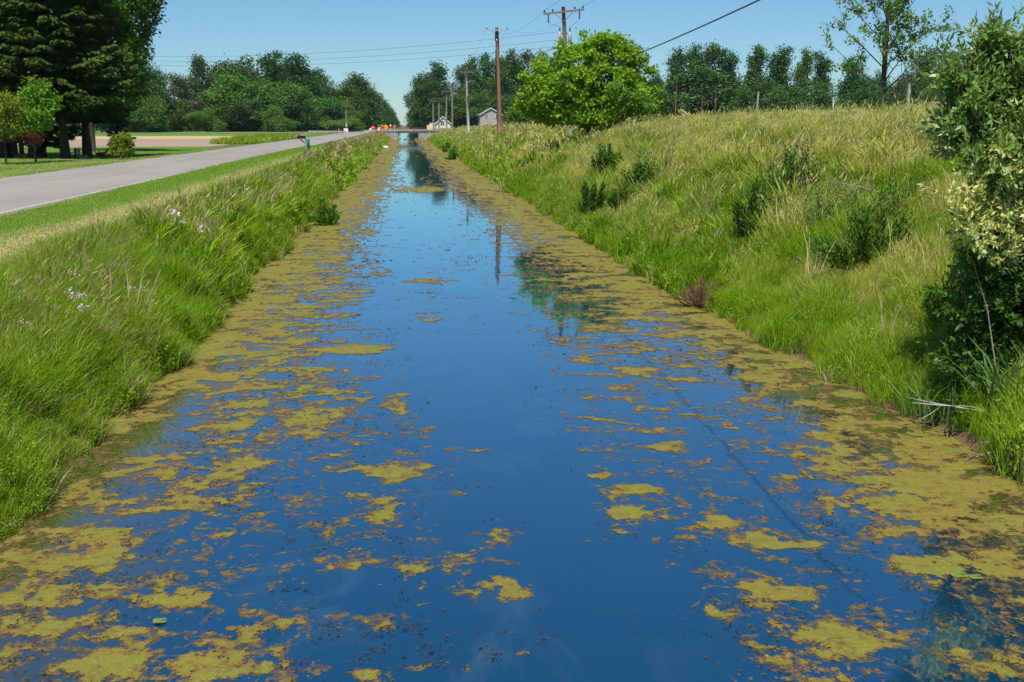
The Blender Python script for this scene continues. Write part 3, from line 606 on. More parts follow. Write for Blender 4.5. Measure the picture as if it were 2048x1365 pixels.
# ------------------------------------------------------------------ trees
def dirs(r, n): return unit(r.normal(0, 1, (n, 3)))
def lobes_crown(mb, r, lobes, n, L, W, droop=0.3, shell=0.55, clump=0.0, up=0.35, per=22):
    lb = np.asarray(lobes, float); area = (lb[:, 3] * lb[:, 4] + lb[:, 3] * lb[:, 5] + lb[:, 4] * lb[:, 5]); k = r.choice(len(lb), n, p=area / area.sum())
    if clump > 0:       # leaves gather into sprays
        nc = max(4, n // per); kc = r.choice(len(lb), nc, p=area / area.sum()); dc = dirs(r, nc); rc = shell + (1.08 - shell) * r.random(nc) ** .6
        cc = lb[kc, :3] + dc * lb[kc, 3:] * rc[:, None]; j = r.integers(0, nc, n); c = cc[j] + r.normal(0, clump, (n, 3)) * [1, 1, .7]; nd = dc[j]; tn = np.clip(r.random(nc)[j] * .6 + r.random(n) * .4, 0, 1)
    else:
        nd = dirs(r, n); rr = shell + (1.05 - shell) * r.random(n) ** .5; c = lb[k, :3] + nd * lb[k, 3:] * rr[:, None]; tn = np.clip(r.random(len(lb))[k] * .5 + r.random(n) * .5, 0, 1)
    d = unit(dirs(r, n) + nd * .6 + [0, 0, -droop]); nr = unit(nd * .6 + dirs(r, n) * .8 + [0, 0, up])
    mb.leaves(c, d, nr, L * r.uniform(.7, 1.3, n), W * r.uniform(.7, 1.3, n), tn)
def trunk_mesh(r, h, rad, targets, name, mat, lean=(0, 0)):
    mb = MB(); zs = np.linspace(-0.15, h, 6)
    path = np.stack([lean[0] * zs / h + r.normal(0, rad * .25, 6), lean[1] * zs / h + r.normal(0, rad * .25, 6), zs], -1); path[0, :2] = 0
    mb.tube(path, rad * np.array([1.35, 1.0, .85, .68, .45, .18]), 8)
    for tg in targets:
        f = r.uniform(.25, .75); b = path[0] + (path[-1] - path[0]) * f; tg = np.asarray(tg, float); m = (b + tg) / 2 + [0, 0, .08 * h * r.uniform(-.5, 1)]
        q = rad * (1 - f) * .75 + .01
        mb.tube([b, m, tg], [q, q * .6, q * .2], 5)
    return mb.mesh(name, mat, True)
def make_lobes(r, kind, h, w):
    L = []; R = w / 2
    if kind == 'poplar':
        n = 19
        for i in range(n):
            z = h * (.06 + .88 * (i + r.random()) / n); rr = R * (.75 + .35 * math.sin(PI * min(1, z / h * .95))) * (1 - .5 * max(0, z / h - .75) / .25); a = r.uniform(0, 6.3); q = rr * r.uniform(.1, .75)
            s = max(.09 * w, rr * r.uniform(.3, .6) * (1 - .5 * (z / h) ** 2)); L.append((math.cos(a) * q, math.sin(a) * q, z - .6 * s, s, s, s * r.uniform(1.3, 2.2)))
        for i in range(7): a = r.uniform(0, 6.3); s = .075 * w * r.uniform(.7, 1.5); q = r.uniform(.1, .6); L.append((math.cos(a) * R * q, math.sin(a) * R * q, h * (1.0 - .32 * q * r.uniform(.6, 1.4)), s, s, s * 2.6))
    elif kind == 'broad':
        for i in range(24):
            d = unit(r.normal(0, 1, 3)); d[2] = d[2] * 1.1; q = r.uniform(.35, .8)
            s = R * r.uniform(.28, .48); L.append((d[0] * R * q, d[1] * R * q, h * .48 + d[2] * h * .42 * q / .78, s, s, s * 1.1))
    elif kind == 'low':
        for i in range(14):
            a = r.uniform(0, 6.3); q = R * r.uniform(.1, .75); s = R * r.uniform(.25, .45); L.append((math.cos(a) * q, math.sin(a) * q, h * r.uniform(.2, .84), s, s, s * .85))
    elif kind == 'thin':
        for i in range(12):
            a = r.uniform(0, 6.3); q = R * r.uniform(.1, .85); s = R * r.uniform(.18, .36); L.append((math.cos(a) * q, math.sin(a) * q, h * r.uniform(.25, .95), s, s, s * 1.3))
    return L
FAR = {}
def far_meshes(kind, mi, v):
    k = (kind, mi, v)
    if k not in FAR:
        r = RNG(500 + sum(map(ord, kind)) + 31 * v + 7 * mi); h, w = {'poplar': (26, 10), 'broad': (22, 15), 'low': (7, 7), 'thin': (18, 9)}[kind]
        lb = make_lobes(r, kind, h, w); mb = MB(); sz = {'low': .4, 'thin': .52}.get(kind, .74)
        lobes_crown(mb, r, lb, {'poplar': 12000, 'broad': 13000, 'low': 7000, 'thin': 3200}[kind], sz, sz * .66, clump=sz * 1.4, shell=.45, up=.5, per=42)
        FAR[k] = (mb.mesh('far crown', L_far[mi]), trunk_mesh(r, h * .8, h * .016, [q[:3] for q in lb[::3]], 'far trunk', M_barkg if kind == 'thin' else M_bark), h, w)
    return FAR[k]
def far_tree(px, topy, wpx, D, kind, mi, v, name, label, group, basez=None):
    v = (v + int(px)) % 5 if kind == 'poplar' else v
    cm, tm, h, w = far_meshes(kind, mi, v); p = P(px, 262, D); bz = float(zg(p[0], D)) if basez is None else basez; top = P(px, topy, D)[2]
    o = thing(name, label, 'shrub' if 'shrub' in name else 'tree', (p[0], D, bz), group, (v * 1.7 + px * .37) % 6.28); s = M(wpx, D) / w * (1.08 if kind == 'poplar' else 1.22); o.scale = (s, s, (top - bz) / h * (1.05 if kind == 'poplar' else 1.0))
    link('trunk', tm, o); link('crown', cm, o)
    return o
GW = 'trees of the far wood behind the fields'; GRD = 'trees lining the far road'; GR_ = 'trees of the far treeline right of the bridge'; GT = 'poplars behind the grassy hill'; GS = 'shrubs at the foot of the far wood'
T = far_tree
wood = [(215, 140, 90, 340, 'broad', 0, 1, 'dark tree glimpsed between the spruce trunks and the blue spruce'), (150, 150, 90, 345, 'broad', 0, 2, 'dark tree glimpsed between the two bare spruce trunks'), (80, 150, 90, 345, 'broad', 0, 0, 'dark tree glimpsed behind the thick spruce trunk'), (262, 160, 60, 335, 'broad', 1, 1, 'mid green tree right behind the blue spruce tip'),  # px, top y, width px, depth, kind, material, variant, words
 (292, 128, 60, 330, 'poplar', 0, 0, 'dark green tree rising beside the tall spruces at the left end of the far wood'), (322, 142, 52, 350, 'broad', 0, 1, 'rounded blue green tree second from the left end of the far wood'),
 (352, 152, 66, 380, 'thin', 3, 0, 'pale thin leaved tree in the dip at the left of the far wood'), (382, 156, 56, 400, 'broad', 3, 1, 'greyish green tree behind the bare trunks in the far wood'),
 (403, 126, 44, 400, 'poplar', 0, 1, 'narrow dark tree standing above the grey bare trunks of the far wood'), (436, 121, 66, 410, 'broad', 0, 0, 'broad dark crown between narrow tree and highest crown of the far wood'),
 (492, 111, 100, 405, 'broad', 0, 2, 'highest and widest dark crown in the middle of the far wood'), (470, 150, 90, 372, 'broad', 1, 1, 'mid green round tree standing in front of the highest crown'), (512, 158, 90, 368, 'broad', 1, 0, 'large leafy tree in front of the wood, right of its highest crown'),
 (548, 116, 60, 400, 'poplar', 0, 2, 'upright dark cottonwood with ragged top near the gap of grey twigs'), (572, 112, 44, 412, 'thin', 3, 2, 'half bare grey tree sticking out of the top of the far wood'), (597, 116, 62, 395, 'poplar', 0, 0, 'tall dark cottonwood right of the half bare grey tree'), (560, 165, 80, 366, 'broad', 1, 2, 'mid green tree below the half bare grey tree'),
 (620, 142, 56, 402, 'broad', 0, 1, 'dark tree where the top of the far wood begins to step down'), (642, 150, 46, 410, 'poplar', 0, 1, 'small crowned dark tree on the descending edge of the wood'), (606, 172, 74, 370, 'broad', 1, 1, 'leafy green tree in front of the descending edge of the wood'),
 (668, 154, 64, 420, 'broad', 1, 0, 'lighter green dome shaped tree left of the lone white pole'), (700, 166, 60, 430, 'broad', 1, 2, 'lighter green tree directly behind the lone white pole'), (716, 158, 66, 460, 'poplar', 0, 2, 'dark bushy topped tree right of the lone white pole'), (738, 164, 44, 500, 'broad', 0, 0, 'dark tree with leaning top above the road signs'),
 (340, 200, 70, 352, 'broad', 1, 0, 'low green tree filling the left part of the far wood'), (290, 195, 70, 322, 'broad', 1, 2, 'low green tree half hidden by the blue spruce'), (425, 188, 70, 375, 'thin', 3, 1, 'grey twiggy tree in front of the narrow dark tree'), (655, 196, 60, 385, 'broad', 0, 2, 'low dark tree behind the silver guardrail'), (636, 190, 60, 392, 'broad', 0, 0, 'low dark tree left of the silver guardrail end'), (690, 205, 56, 402, 'broad', 1, 1, 'low green tree at the foot of the lone white pole'), (535, 195, 80, 362, 'broad', 0, 1, 'low spreading dark tree at the front of the far wood'), (585, 200, 70, 364, 'broad', 0, 2, 'low dark round tree at the front of the far wood'), (470, 200, 70, 360, 'broad', 0, 0, 'low dark tree at the front below the highest crown')]
for q in wood: T(*q[:7], 'tree', q[7], GW)
for px, ty, wp, D, v, lab in [(306, 236, 22, 345, 0, 'small bright green bush left of the group at the foot of the far wood'), (338, 225, 24, 350, 1, 'upright bright green bush with pointed top at the foot of the wood'), (372, 226, 26, 352, 2, 'dark green bush between two bright ones at the foot of the wood'), (394, 222, 30, 350, 0, 'bright green bush beside the wide leafy bush'), (414, 214, 34, 353, 1, 'widest bright green leafy bush at the foot of the wood'), (440, 240, 20, 340, 2, 'smallest bright bush at the edge of the tall dark trees'), (552, 212, 36, 350, 1, 'yellow green bush lit against the dark front of the wood'), (672, 240, 44, 330, 0, 'brownish green shrub behind the silver guardrail'), (700, 236, 40, 335, 2, 'olive green shrub beside the lone white pole'), (575, 236, 34, 348, 2, 'low green bush behind the black mailbox')]:
    T(px, ty, wp, D, 'low', 2, v, 'shrub', lab, GS)
for i, (px, ty, wp, D) in enumerate([(752, 178, 40, 520), (764, 193, 36, 580), (773, 203, 30, 640), (780, 212, 27, 700), (787, 220, 24, 780), (792, 228, 20, 880), (796, 235, 16, 1000), (800, 242, 12, 1200), (730, 206, 50, 470), (757, 215, 34, 540)]):
    T(px - 5, ty, wp * .84, D, ('broad', 'poplar')[i % 2] if i < 8 else 'broad', i % 2, i % 3, 'tree', ('dark tree lining the road, tallest of the row that steps down to the gap', 'dark green tree next to the tallest of the roadside row', 'roadside tree in the middle of the row that steps down to the gap', 'dark roadside tree above the orange diamond signs', 'small far roadside tree right of the orange diamond signs', 'small hazy roadside tree close to the sky gap', 'tiny roadside tree beside the sky gap', 'tiniest tree at the end of the left roadside row', 'low green tree behind the red round sign', 'low green tree behind the orange diamond signs')[i], GRD)
right = [(851, 140, 54, 470, 'broad', 0, 0, 'tall dark tree left of the row of poles with leaning left limb'), (872, 137, 58, 480, 'poplar', 0, 1, 'tall dark tree with twin tops behind the row of poles'), (835, 178, 36, 520, 'broad', 0, 2, 'dark tree hanging out towards the sky gap'), (848, 205, 54, 510, 'broad', 1, 1, 'olive green round tree in front of the tall twin topped tree'), (896, 165, 50, 500, 'broad', 0, 1, 'dark tree behind the white gabled house'), (829, 225, 20, 640, 'broad', 0, 0, 'small dim tree on the right edge of the sky gap'), (822, 240, 11, 900, 'broad', 0, 1, 'tiny far tree on the right edge of the sky gap'), (836, 236, 26, 470, 'low', 2, 0, 'bright yellow green bush beside the tan square sign'),
 (925, 138, 46, 490, 'poplar', 3, 2, 'thin topped tree behind the pale grey pole'), (948, 128, 46, 480, 'poplar', 0, 0, 'dark poplar between pale grey pole and brown pole'), (974, 120, 44, 490, 'poplar', 0, 1, 'tall dark poplar just left of the brown pole'), (1000, 122, 44, 480, 'poplar', 0, 2, 'tall dark poplar directly behind the brown pole'), (1026, 116, 46, 490, 'poplar', 0, 0, 'tall poplar right of the brown pole'), (1052, 112, 46, 495, 'poplar', 3, 1, 'greyish tall poplar above the box elder left side'), (1082, 118, 46, 485, 'poplar', 0, 1, 'poplar showing left of the transformer pole'), (1108, 124, 50, 480, 'poplar', 0, 2, 'poplar partly hidden by the box elder'),
 (920, 188, 60, 460, 'broad', 1, 2, 'mid green low tree behind the pale grey pole'), (960, 190, 60, 455, 'broad', 0, 1, 'dark low tree behind the grey house gable'), (1010, 186, 70, 450, 'broad', 0, 0, 'dark low tree right of the grey house'), (1060, 190, 70, 450, 'broad', 0, 2, 'dark low tree between grey house and box elder'), (900, 205, 50, 490, 'broad', 1, 0, 'low green tree behind the white house roof'), (870, 205, 44, 500, 'broad', 0, 2, 'low dark tree left of the white house')]
for q in right: T(*q[:7], 'tree', q[7], GR_)
T(1062, 203, 72, 210, 'low', 2, 1, 'shrub', 'light green rounded willow bush between the grey house and the box elder', 'light bushes right of the houses')
pop = [(1262, 196, 44, 300, 'broad', 1, 2, 'low green tree seen through the right foot of the box elder'), (1290, 182, 40, 295, 'broad', 0, 0, 'low dark tree just right of the box elder crown'), (1312, 138, 34, 300, 'broad', 0, 0, 'small dark tree showing right of the box elder'), (1352, 112, 56, 320, 'poplar', 0, 1, 'dark poplar at left side of the widest clump behind the hill'), (1388, 106, 60, 322, 'poplar', 0, 0, 'tall poplar left of middle in the widest clump behind the hill'), (1422, 106, 60, 322, 'poplar', 0, 2, 'tall poplar right of middle in the widest clump behind the hill'), (1454, 113, 48, 318, 'poplar', 0, 1, 'poplar at right side of the widest clump behind the hill'), (1400, 140, 150, 312, 'broad', 0, 1, 'wide dark tree in front of the widest clump behind the hill'),
 (1508, 107, 56, 325, 'poplar', 0, 2, 'left of the two dark poplars behind the leaning grey post'), (1556, 110, 56, 326, 'poplar', 0, 0, 'right of the two dark poplars behind the leaning grey post'), (1532, 150, 70, 320, 'broad', 0, 0, 'low dark tree joining the two poplars by the leaning grey post'), (1602, 114, 46, 328, 'poplar', 0, 1, 'left of the two slim poplars nearest the sparse elm'), (1638, 117, 42, 330, 'poplar', 0, 2, 'right of the two slim poplars nearest the sparse elm'), (1700, 122, 56, 326, 'poplar', 0, 0, 'dark poplar seen through the left boughs of the sparse elm'), (1745, 140, 50, 330, 'broad', 0, 2, 'dark tree directly behind the trunk of the sparse elm'),
 (1845, 112, 58, 318, 'poplar', 0, 1, 'dark tree between the sparse elm and the olive shrub'), (1880, 120, 60, 320, 'broad', 0, 0, 'dark tree half covered by the olive shrub'), (1800, 138, 50, 330, 'broad', 3, 1, 'greyish tree right of the sparse elm trunk'), (1960, 118, 70, 322, 'poplar', 0, 2, 'dark tree hidden behind the olive shrub')]
for q in pop: T(*q[:7], 'tree', q[7], GT)
for i, (px, ty, wp) in enumerate([(1330, 178, 60), (1480, 176, 50), (1575, 172, 70), (1655, 170, 60), (1720, 180, 70), (1870, 165, 60), (1800, 185, 60)]):
    T(px, ty, wp, 290, 'broad', (0, 1)[i % 2], i % 3, 'tree', ('low dark tree right of the box elder behind the hill', 'low green tree in the gap right of the widest poplar clump', 'low dark tree between two pairs of poplars', 'low green tree in the gap left of the sparse elm', 'low dark tree behind the sparse elm', 'low green tree beside the olive shrub behind the hill', 'low dark tree at the right of the sparse elm')[i], GT)

# ------------------------------------------------------------------ spruces and yard trees on the left
def spruce(name, px, basepx, D, h, w, seed, label, group, mat, bare=1.6, n_lev=42, trad=.24, lw=(.36, .16)):
    r = RNG(seed); p = P(px, basepx, D); z0 = float(zg(p[0], D))
    o = thing(name, label, 'tree', (p[0], D, z0), group)
    tb = MB(); zs = np.linspace(-.2, h, 9); rad = trad * (1 - zs / h * .92); rad[0] *= 1.5; rad[1] = rad[1] * 1.05
    tb.tube(np.stack([.05 * np.sin(zs * .5 + seed), .05 * np.cos(zs * .4), zs], -1), rad, 9)
    mb = MB(); C, Dv, Nn, Tn = [], [], [], []
    for i in range(n_lev):
        z = bare + (h - bare) * (i / n_lev) ** .95; prof = (1 - (z - bare) / (h - bare)) ** .75; low = min(1, .5 + (z - bare) / 2.2)
        for k in range(r.integers(5, 8)):
            a = r.uniform(0, 2 * PI); Lb = w / 2 * prof * low * r.uniform(.62, 1.1) + .25; tn = r.random()
            m = int(40 * Lb + 20); t_ = r.random(m) ** .7; dz = -.28 * Lb * t_ + .22 * Lb * t_ ** 3
            ax = np.array([math.cos(a), math.sin(a), 0]); sd = np.array([-math.sin(a), math.cos(a), 0]); sp = (.34 * Lb * (1 - t_ * .7) + .05) * r.uniform(-1, 1, m)
            c = ax * (t_ * Lb)[:, None] + sd * sp[:, None] + np.array([0, 0, 1]) * (z + dz - np.abs(sp) * .25)[:, None]
            d = unit(ax * .8 + sd * np.sign(sp)[:, None] * .6 + dirs(r, m) * .35 + np.array([0, 0, -.55]))
            C.append(c); Dv.append(d); Nn.append(unit(np.array([0, 0, 1]) + dirs(r, m) * .7)); Tn.append(np.clip(tn * .5 + .5 * r.random(m) * t_ + .15 * t_, 0, 1))
            if i % 3 == 0 and k < 4: tb.tube([(0, 0, z), tuple(ax * Lb * .5 + [0, 0, z - .12 * Lb]), tuple(ax * Lb * .92 + [0, 0, z - .1 * Lb])], [.05, .03, .01], 4)
    C = np.concatenate(C); n = len(C)
    mb.leaves(C, np.concatenate(Dv), np.concatenate(Nn), r.uniform(.7, 1.3, n) * lw[0], r.uniform(.7, 1.3, n) * lw[1], np.concatenate(Tn))
    tb.build('trunk', M_bark, o, True); mb.build('crown', mat, o)
    return o
GSP = 'big conifers on the lawn left of the road'
spruce('spruce_tree', 131, 318, 73, 17, 8.2, 41, 'tall dark spruce whose thick bare trunk stands beside the white utility post', GSP, L_spruce, 2.9)
spruce('spruce_tree', 176, 315, 76, 17.5, 8.0, 42, 'tall dark spruce with trunk nearest the old farm plough', GSP, L_spruce, 2.7)
spruce('spruce_tree', 76, 318, 75, 16, 7.6, 43, 'tall dark spruce with the thickest trunk behind the bright young maple', GSP, L_spruce, 1.2, trad=.42)
spruce('spruce_tree', 10, 318, 76, 15, 7.4, 44, 'tall dark spruce with broad trunk at the left edge of the lawn', GSP, L_spruce, 1.8, trad=.36)
spruce('cedar_tree', 29, 318, 82, 14, 4.2, 45, 'dark conifer with slim trunk, second trunk from the left edge of the lawn', GSP, L_spruce, 1.7, 30, .16)
spruce('cedar_tree', 43, 318, 84, 13, 4.0, 46, 'dark conifer with the slimmest trunk, third from the left edge of the lawn', GSP, L_spruce, 1.7, 30, .13)
spruce('blue_spruce', 242, 300, 97, 4.3, 2.3, 47, 'small blue grey spruce standing behind the yellow green bush', None, L_blue, .25, 22, .09, (.26, .1))

def leafy_tree(name, px, basepx, D, lobes_px, n, L, W, mat, seed, label, cat='tree', group=None, trad=.2, bmat=M_bark, clump=.14, shell=.6, z0=None, trunk_h=None, droop=.3, up=.45, rs=1.0, per=22):
    """lobes_px: (px, py, depth offset, radius px x, radius px z)"""
    r = RNG(seed); p = P(px, basepx, D); z0 = float(zg(p[0], D)) if z0 is None else z0
    base = np.array([p[0], D, z0]); o = thing(name, label, cat, base, group); L_ = []
    for (a, b, dd, ra, rb) in lobes_px:
        q = P(a, b, D + dd) - base; s = M(1, D + dd); L_.append((q[0], q[1], q[2], ra * s * rs, ra * s * rs, rb * s * rs))
    mb = MB(); lobes_crown(mb, r, L_, n, L, W, droop, shell, clump, up, per)
    mb.build('crown', mat, o)
    th = trunk_h or max(q[2] for q in L_) * .75
    me = trunk_mesh(r, th, trad, [q[:3] for q in L_], 'trunk', bmat); link('trunk', me, o)
    return o
leafy_tree('shade_tree', 182, 300, 92, [(200, -30, 0, 60, 50), (250, -10, -1, 55, 45), (290, -15, 0, 32, 28), (285, 30, 0, 26, 26), (265, 62, 1, 30, 30), (270, 100, -1, 22, 20), (255, 150, 0, 32, 26), (268, 178, -1, 24, 22), (240, 120, 2, 40, 40), (235, 200, 1, 26, 22), (215, 60, 2, 50, 60), (170, 30, 3, 70, 60), (120, -40, 4, 90, 60), (290, -60, 0, 40, 40)], 26000, .32, .18, L_oak, 51, 'large deep green leafy tree leaning out to the right from behind the spruces', trad=.3, clump=.26, trunk_h=11)
leafy_tree('shade_tree', -70, 318, 78, [(-20, 20, 0, 42, 36), (0, 70, -1, 32, 26), (-10, 110, 0, 36, 30), (2, 150, 0, 28, 24), (-60, 60, 1, 70, 70), (14, 30, 0, 22, 30), (-50, -30, 0, 60, 50), (-60, 140, 1, 40, 40)], 11000, .28, .15, L_oak, 52, 'leafy green tree cut by the left edge of the photo above the spruces', trad=.28, clump=.25, trunk_h=9)
leafy_tree('maple_tree', 72, 320, 66, [(70, 185, 0, 24, 22), (56, 205, 0, 22, 20), (88, 205, 0, 24, 20), (70, 225, -.3, 34, 22), (95, 228, 0, 18, 16), (45, 235, 0, 14, 14), (75, 250, 0, 24, 10), (64, 168, 0, 10, 12)], 5200, .17, .11, L_maple, 53, 'bright young maple tree in front of the dark spruces', trad=.055, clump=.13)
leafy_tree('ornamental_tree', 12, 320, 62, [(8, 205, 0, 26, 18), (22, 225, 0, 18, 14), (-6, 235, 0, 30, 22), (30, 248, 0, 16, 12), (12, 258, 0, 26, 14)], 3600, .16, .08, L_yell, 54, 'yellow green ornamental tree at the left edge below the spruces', trad=.06, clump=.13)
leafy_tree('ornamental_tree', 71, 321, 64, [(40, 275, 0, 26, 9), (62, 278, 0, 18, 11), (20, 270, 0, 20, 9), (78, 285, 0, 8, 8)], 1500, .14, .06, L_redl, 55, 'small dark red leaved tree under the young maple', trad=.035, clump=.12, trunk_h=1.6)
leafy_tree('shrub', 245, 312, 69, [(246, 282, 0, 16, 16), (236, 294, 0, 13, 14), (254, 296, 0, 12, 14), (246, 303, 0, 17, 9)], 3400, .13, .075, L_yell, 56, 'round yellow green bush beside the old farm plough', 'shrub', trad=.03, clump=.09, trunk_h=.7)
# utility post, wood stump, stone, plough
p = P(158, 312, 75); zb = float(zg(p[0], 75))
o = thing('utility_post', 'pale grey green utility post standing between the two bare spruce trunks', 'post', (p[0], 75, zb))
MB().box((0, 0, .3), (.17, .17, .6), bev=.03).build('post', M_polepale, o); MB().box((0, 0, .63), (.2, .2, .07), bev=.04).build('cap', M_metal, o)
p = P(151, 312, 74.5); o = tag(MB().tube([(0, 0, -.1), (.01, 0, .3), (0, 0, .66)], [.11, .09, .085], 8).build('wood_stump', M_oldwood, None, False, (p[0], 74.5, float(zg(p[0], 74.5)))), 'short brown wooden stump beside the utility post', 'stump')
def rock(name, loc, size, seed, mat, label, group=None):
    r = RNG(seed); me = MB(); u = np.linspace(0, PI, 7); v = np.arange(10) * 2 * PI / 10
    V = np.array([[math.sin(a) * math.cos(b), math.sin(a) * math.sin(b), math.cos(a)] for a in u for b in v]); V = V * (1 + .5 * pn(V[:, 0] * 1.7 + seed, V[:, 1] * 1.7 + V[:, 2] * 2, seed))[:, None] * np.asarray(size)
    i = np.arange(6)[:, None] * 10; j = np.arange(10)[None]; me.add(V, np.stack([i + j, i + 10 + j, i + 10 + (j + 1) % 10, i + (j + 1) % 10], -1).reshape(-1, 4))
    return tag(me.build(name, mat, None, False, loc), label, 'rock', group)
p = P(169, 312, 75); rock('rock', (p[0], 75, float(zg(p[0], 75)) + .08), (.28, .2, .16), 3, M_stone, 'small tan rock on the lawn between post and spruce trunk')
p = P(206, 310, 77); zb = float(zg(p[0], 77)); o = thing('farm_plough', 'old weathered farm plough displayed on the lawn beside the yellow green bush', 'plough', (p[0], 77, zb))
MB().tube([(-.5, 0, .28), (0, 0, .32), (.25, 0, .3)], [.05, .06, .06], 6).tube([(.1, 0, .3), (.35, 0, .55), (.62, .02, .62)], [.05, .045, .035], 6).build('beam', M_oldwood, o)
MB().tube([(-.5, -.12, .5), (-.42, -.1, .3), (-.3, -.05, .02)], [.025, .03, .03], 6).tube([(-.3, .12, .5), (-.25, .1, .3), (-.1, 0, .05)], [.025, .03, .03], 6).build('handle', M_oldwood, o)
a = np.linspace(0, 2 * PI, 17); wh = MB().tube(np.stack([.38 + .2 * np.cos(a), 0 * a, .2 + .2 * np.sin(a)], -1), .025, 5)
for q in range(4): wh.tube([(.38 + .19 * math.cos(q * PI / 4), 0, .2 + .19 * math.sin(q * PI / 4)), (.38 - .19 * math.cos(q * PI / 4), 0, .2 - .19 * math.sin(q * PI / 4))], .014, 4)
wh.build('wheel', M_oldwood, o)
MB().box((-.12, 0, .14), (.5, .05, .24), rotz(.2), bev=.02).build('plough_blade', M_oldwood, o)

# ------------------------------------------------------------------ the box elder and other plants on the right hill
leafy_tree('box_elder', 1178, 254, 67, [(1200, 95, 0, 46, 26), (1160, 120, 0, 50, 32), (1235, 118, 0, 42, 32), (1085, 140, .5, 24, 26), (1072, 175, 0, 28, 24), (1100, 200, -.5, 40, 28), (1150, 165, -1, 60, 36), (1215, 160, -1, 54, 36), (1255, 160, .5, 36, 30), (1282, 185, 0, 30, 16), (1250, 200, -.5, 50, 26), (1180, 210, -1, 60, 28), (1130, 226, -.5, 40, 18), (1225, 222, 0, 48, 16), (1272, 125, .5, 22, 22), (1275, 205, .5, 28, 22), (1265, 100, 1, 14, 14), (1135, 112, 1, 20, 22), (1203, 82, .5, 16, 14), (1310, 176, 0, 12, 8), (1048, 215, 0, 18, 12), (1060, 150, 0, 12, 18), (1122, 98, 0, 12, 18), (1178, 76, 0, 14, 14), (1238, 86, 0, 13, 14), (1300, 150, 0, 13, 16), (1318, 202, 0, 14, 9), (1302, 226, 0, 18, 9), (1050, 185, 0, 12, 14), (1225, 78, 0, 9, 12), (1110, 228, 0, 44, 18), (1190, 236, -1, 60, 14), (1070, 218, 0, 26, 14)], 30000, .23, .15, L_box, 61, 'broad bright green box elder tree growing on the hill around the transformer pole', trad=.16, clump=.17, shell=.7, rs=.78, per=40)
leafy_tree('shrub', 1275, 222, 64, [(1270, 200, 0, 16, 22), (1288, 208, 0, 18, 16), (1250, 208, 0, 20, 16), (1235, 180, 0, 18, 16)], 2600, .16, .08, L_weed, 62, 'dull green bush at the right foot of the box elder', 'shrub', trad=.03, clump=.12, trunk_h=1.2)

def sparse_tree(name, px, basepx, D, h, rad, seed, label, mat, nleaf=9, leaf=.16, up0=.28, spread=.9, group=None, cat='tree', bmat=M_bark, levels=3, nb=17, lenf=.42, lean=(0, 0), leafy=True):
    r = RNG(seed); p = P(px, basepx, D); base = np.array([p[0], D, float(zg(p[0], D))])
    o = thing(name, label, cat, base, group); tb = MB(); tips = []
    zs = np.linspace(-.15, h, 8); path = np.stack([lean[0] * (zs / h) ** 1.3 + r.normal(0, rad * .3, 8), lean[1] * zs / h + r.normal(0, rad * .3, 8), zs], -1)
    tb.tube(path, rad * np.array([1.3, 1, .9, .78, .6, .42, .25, .06]), 8)
    def grow(b, d, L, q, lv):
        d = unit(d); m = b + d * L * .5 + r.normal(0, .05 * L, 3); e = b + d * L + np.array([0, 0, .12 * L]) + r.normal(0, .06 * L, 3)
        tb.tube([b, m, e], [q, q * .65, q * .25], 5 if lv > 1 else 3, .5, 0, False)
        if lv == 0: tips.append((b, e)); return
        for i in range(r.integers(4, 7) if lv == 2 else r.integers(3, 5)):
            f = r.uniform(.25, 1); s = b + (m - b) * f * 2 if f < .5 else m + (e - m) * (f - .5) * 2
            grow(s, d + dirs(r, 1)[0] * .85 + [0, 0, .15], L * r.uniform(.3, .52), q * .45, lv - 1)
    for i in range(nb):
        f = up0 + (.97 - up0) * (i + r.random()) / nb; a = i * 2.4 + r.uniform(-.5, .5); s = np.array([np.interp(f * h, zs, path[:, k]) for k in range(3)])
        grow(s, np.array([math.cos(a) * spread, math.sin(a) * spread, .55 + .5 * f]), h * lenf * (1.05 - .75 * (f - up0) / (1 - up0)) * r.uniform(.7, 1.1), rad * .28 * (1.1 - f * .7), levels - 1)
    tb.build('trunk', bmat, o, True)
    if leafy:
        mb = MB(); keep = r.random(len(tips)) < .82; C = []
        for (b, e), k in zip(tips, keep):
            if k: t_ = r.random((nleaf, 1)); C.append(b + (e - b) * (.2 + .9 * t_) + r.normal(0, leaf * .5, (nleaf, 3)))
        C = np.concatenate(C); n = len(C); mb.leaves(C, unit(dirs(r, n) + [0, 0, -.1]), unit(dirs(r, n) + [0, 0, .6]), leaf * r.uniform(.7, 1.3, n), leaf * .55, r.random(n)); mb.build('crown', mat, o)
    return o
sparse_tree('elm_tree', 1765, 210, 60, 11.6, .16, 71, 'tall sparse elm with thin open boughs rising above the grassy hill', L_elm, 20, .19, .16, 1.0, lenf=.30, nb=32)
GD = 'bare saplings along the hill crest'
for i, (px, ty, D, h, lab) in enumerate([(1353, 150, 90, 1.0, 'bare brown sapling left of the widest poplar clump behind the hill crest'), (1432, 168, 90, 1, 'forked bare sapling behind the crest right of the widest poplar clump'), (1405, 178, 92, 1, 'short bare sapling between the two taller ones behind the crest'), (1722, 165, 64, 1, 'pale dead sapling just left of the sparse elm trunk'), (1815, 160, 66, 1, 'pale bare sapling beside the grey pole right of the elm'), (1845, 170, 70, 1, 'thin bare sapling left of the olive shrub behind the crest')]):
    p = P(px, ty, D); zb = float(zg(p[0], D)); hh = p[2] - zb
    sparse_tree('bare_sapling', px, ty, D, hh, .035, 80 + i, lab, None, group=GD, cat='sapling', bmat=M_deadwood, levels=2, nb=9, lenf=.45, up0=.35, spread=.6, leafy=False)
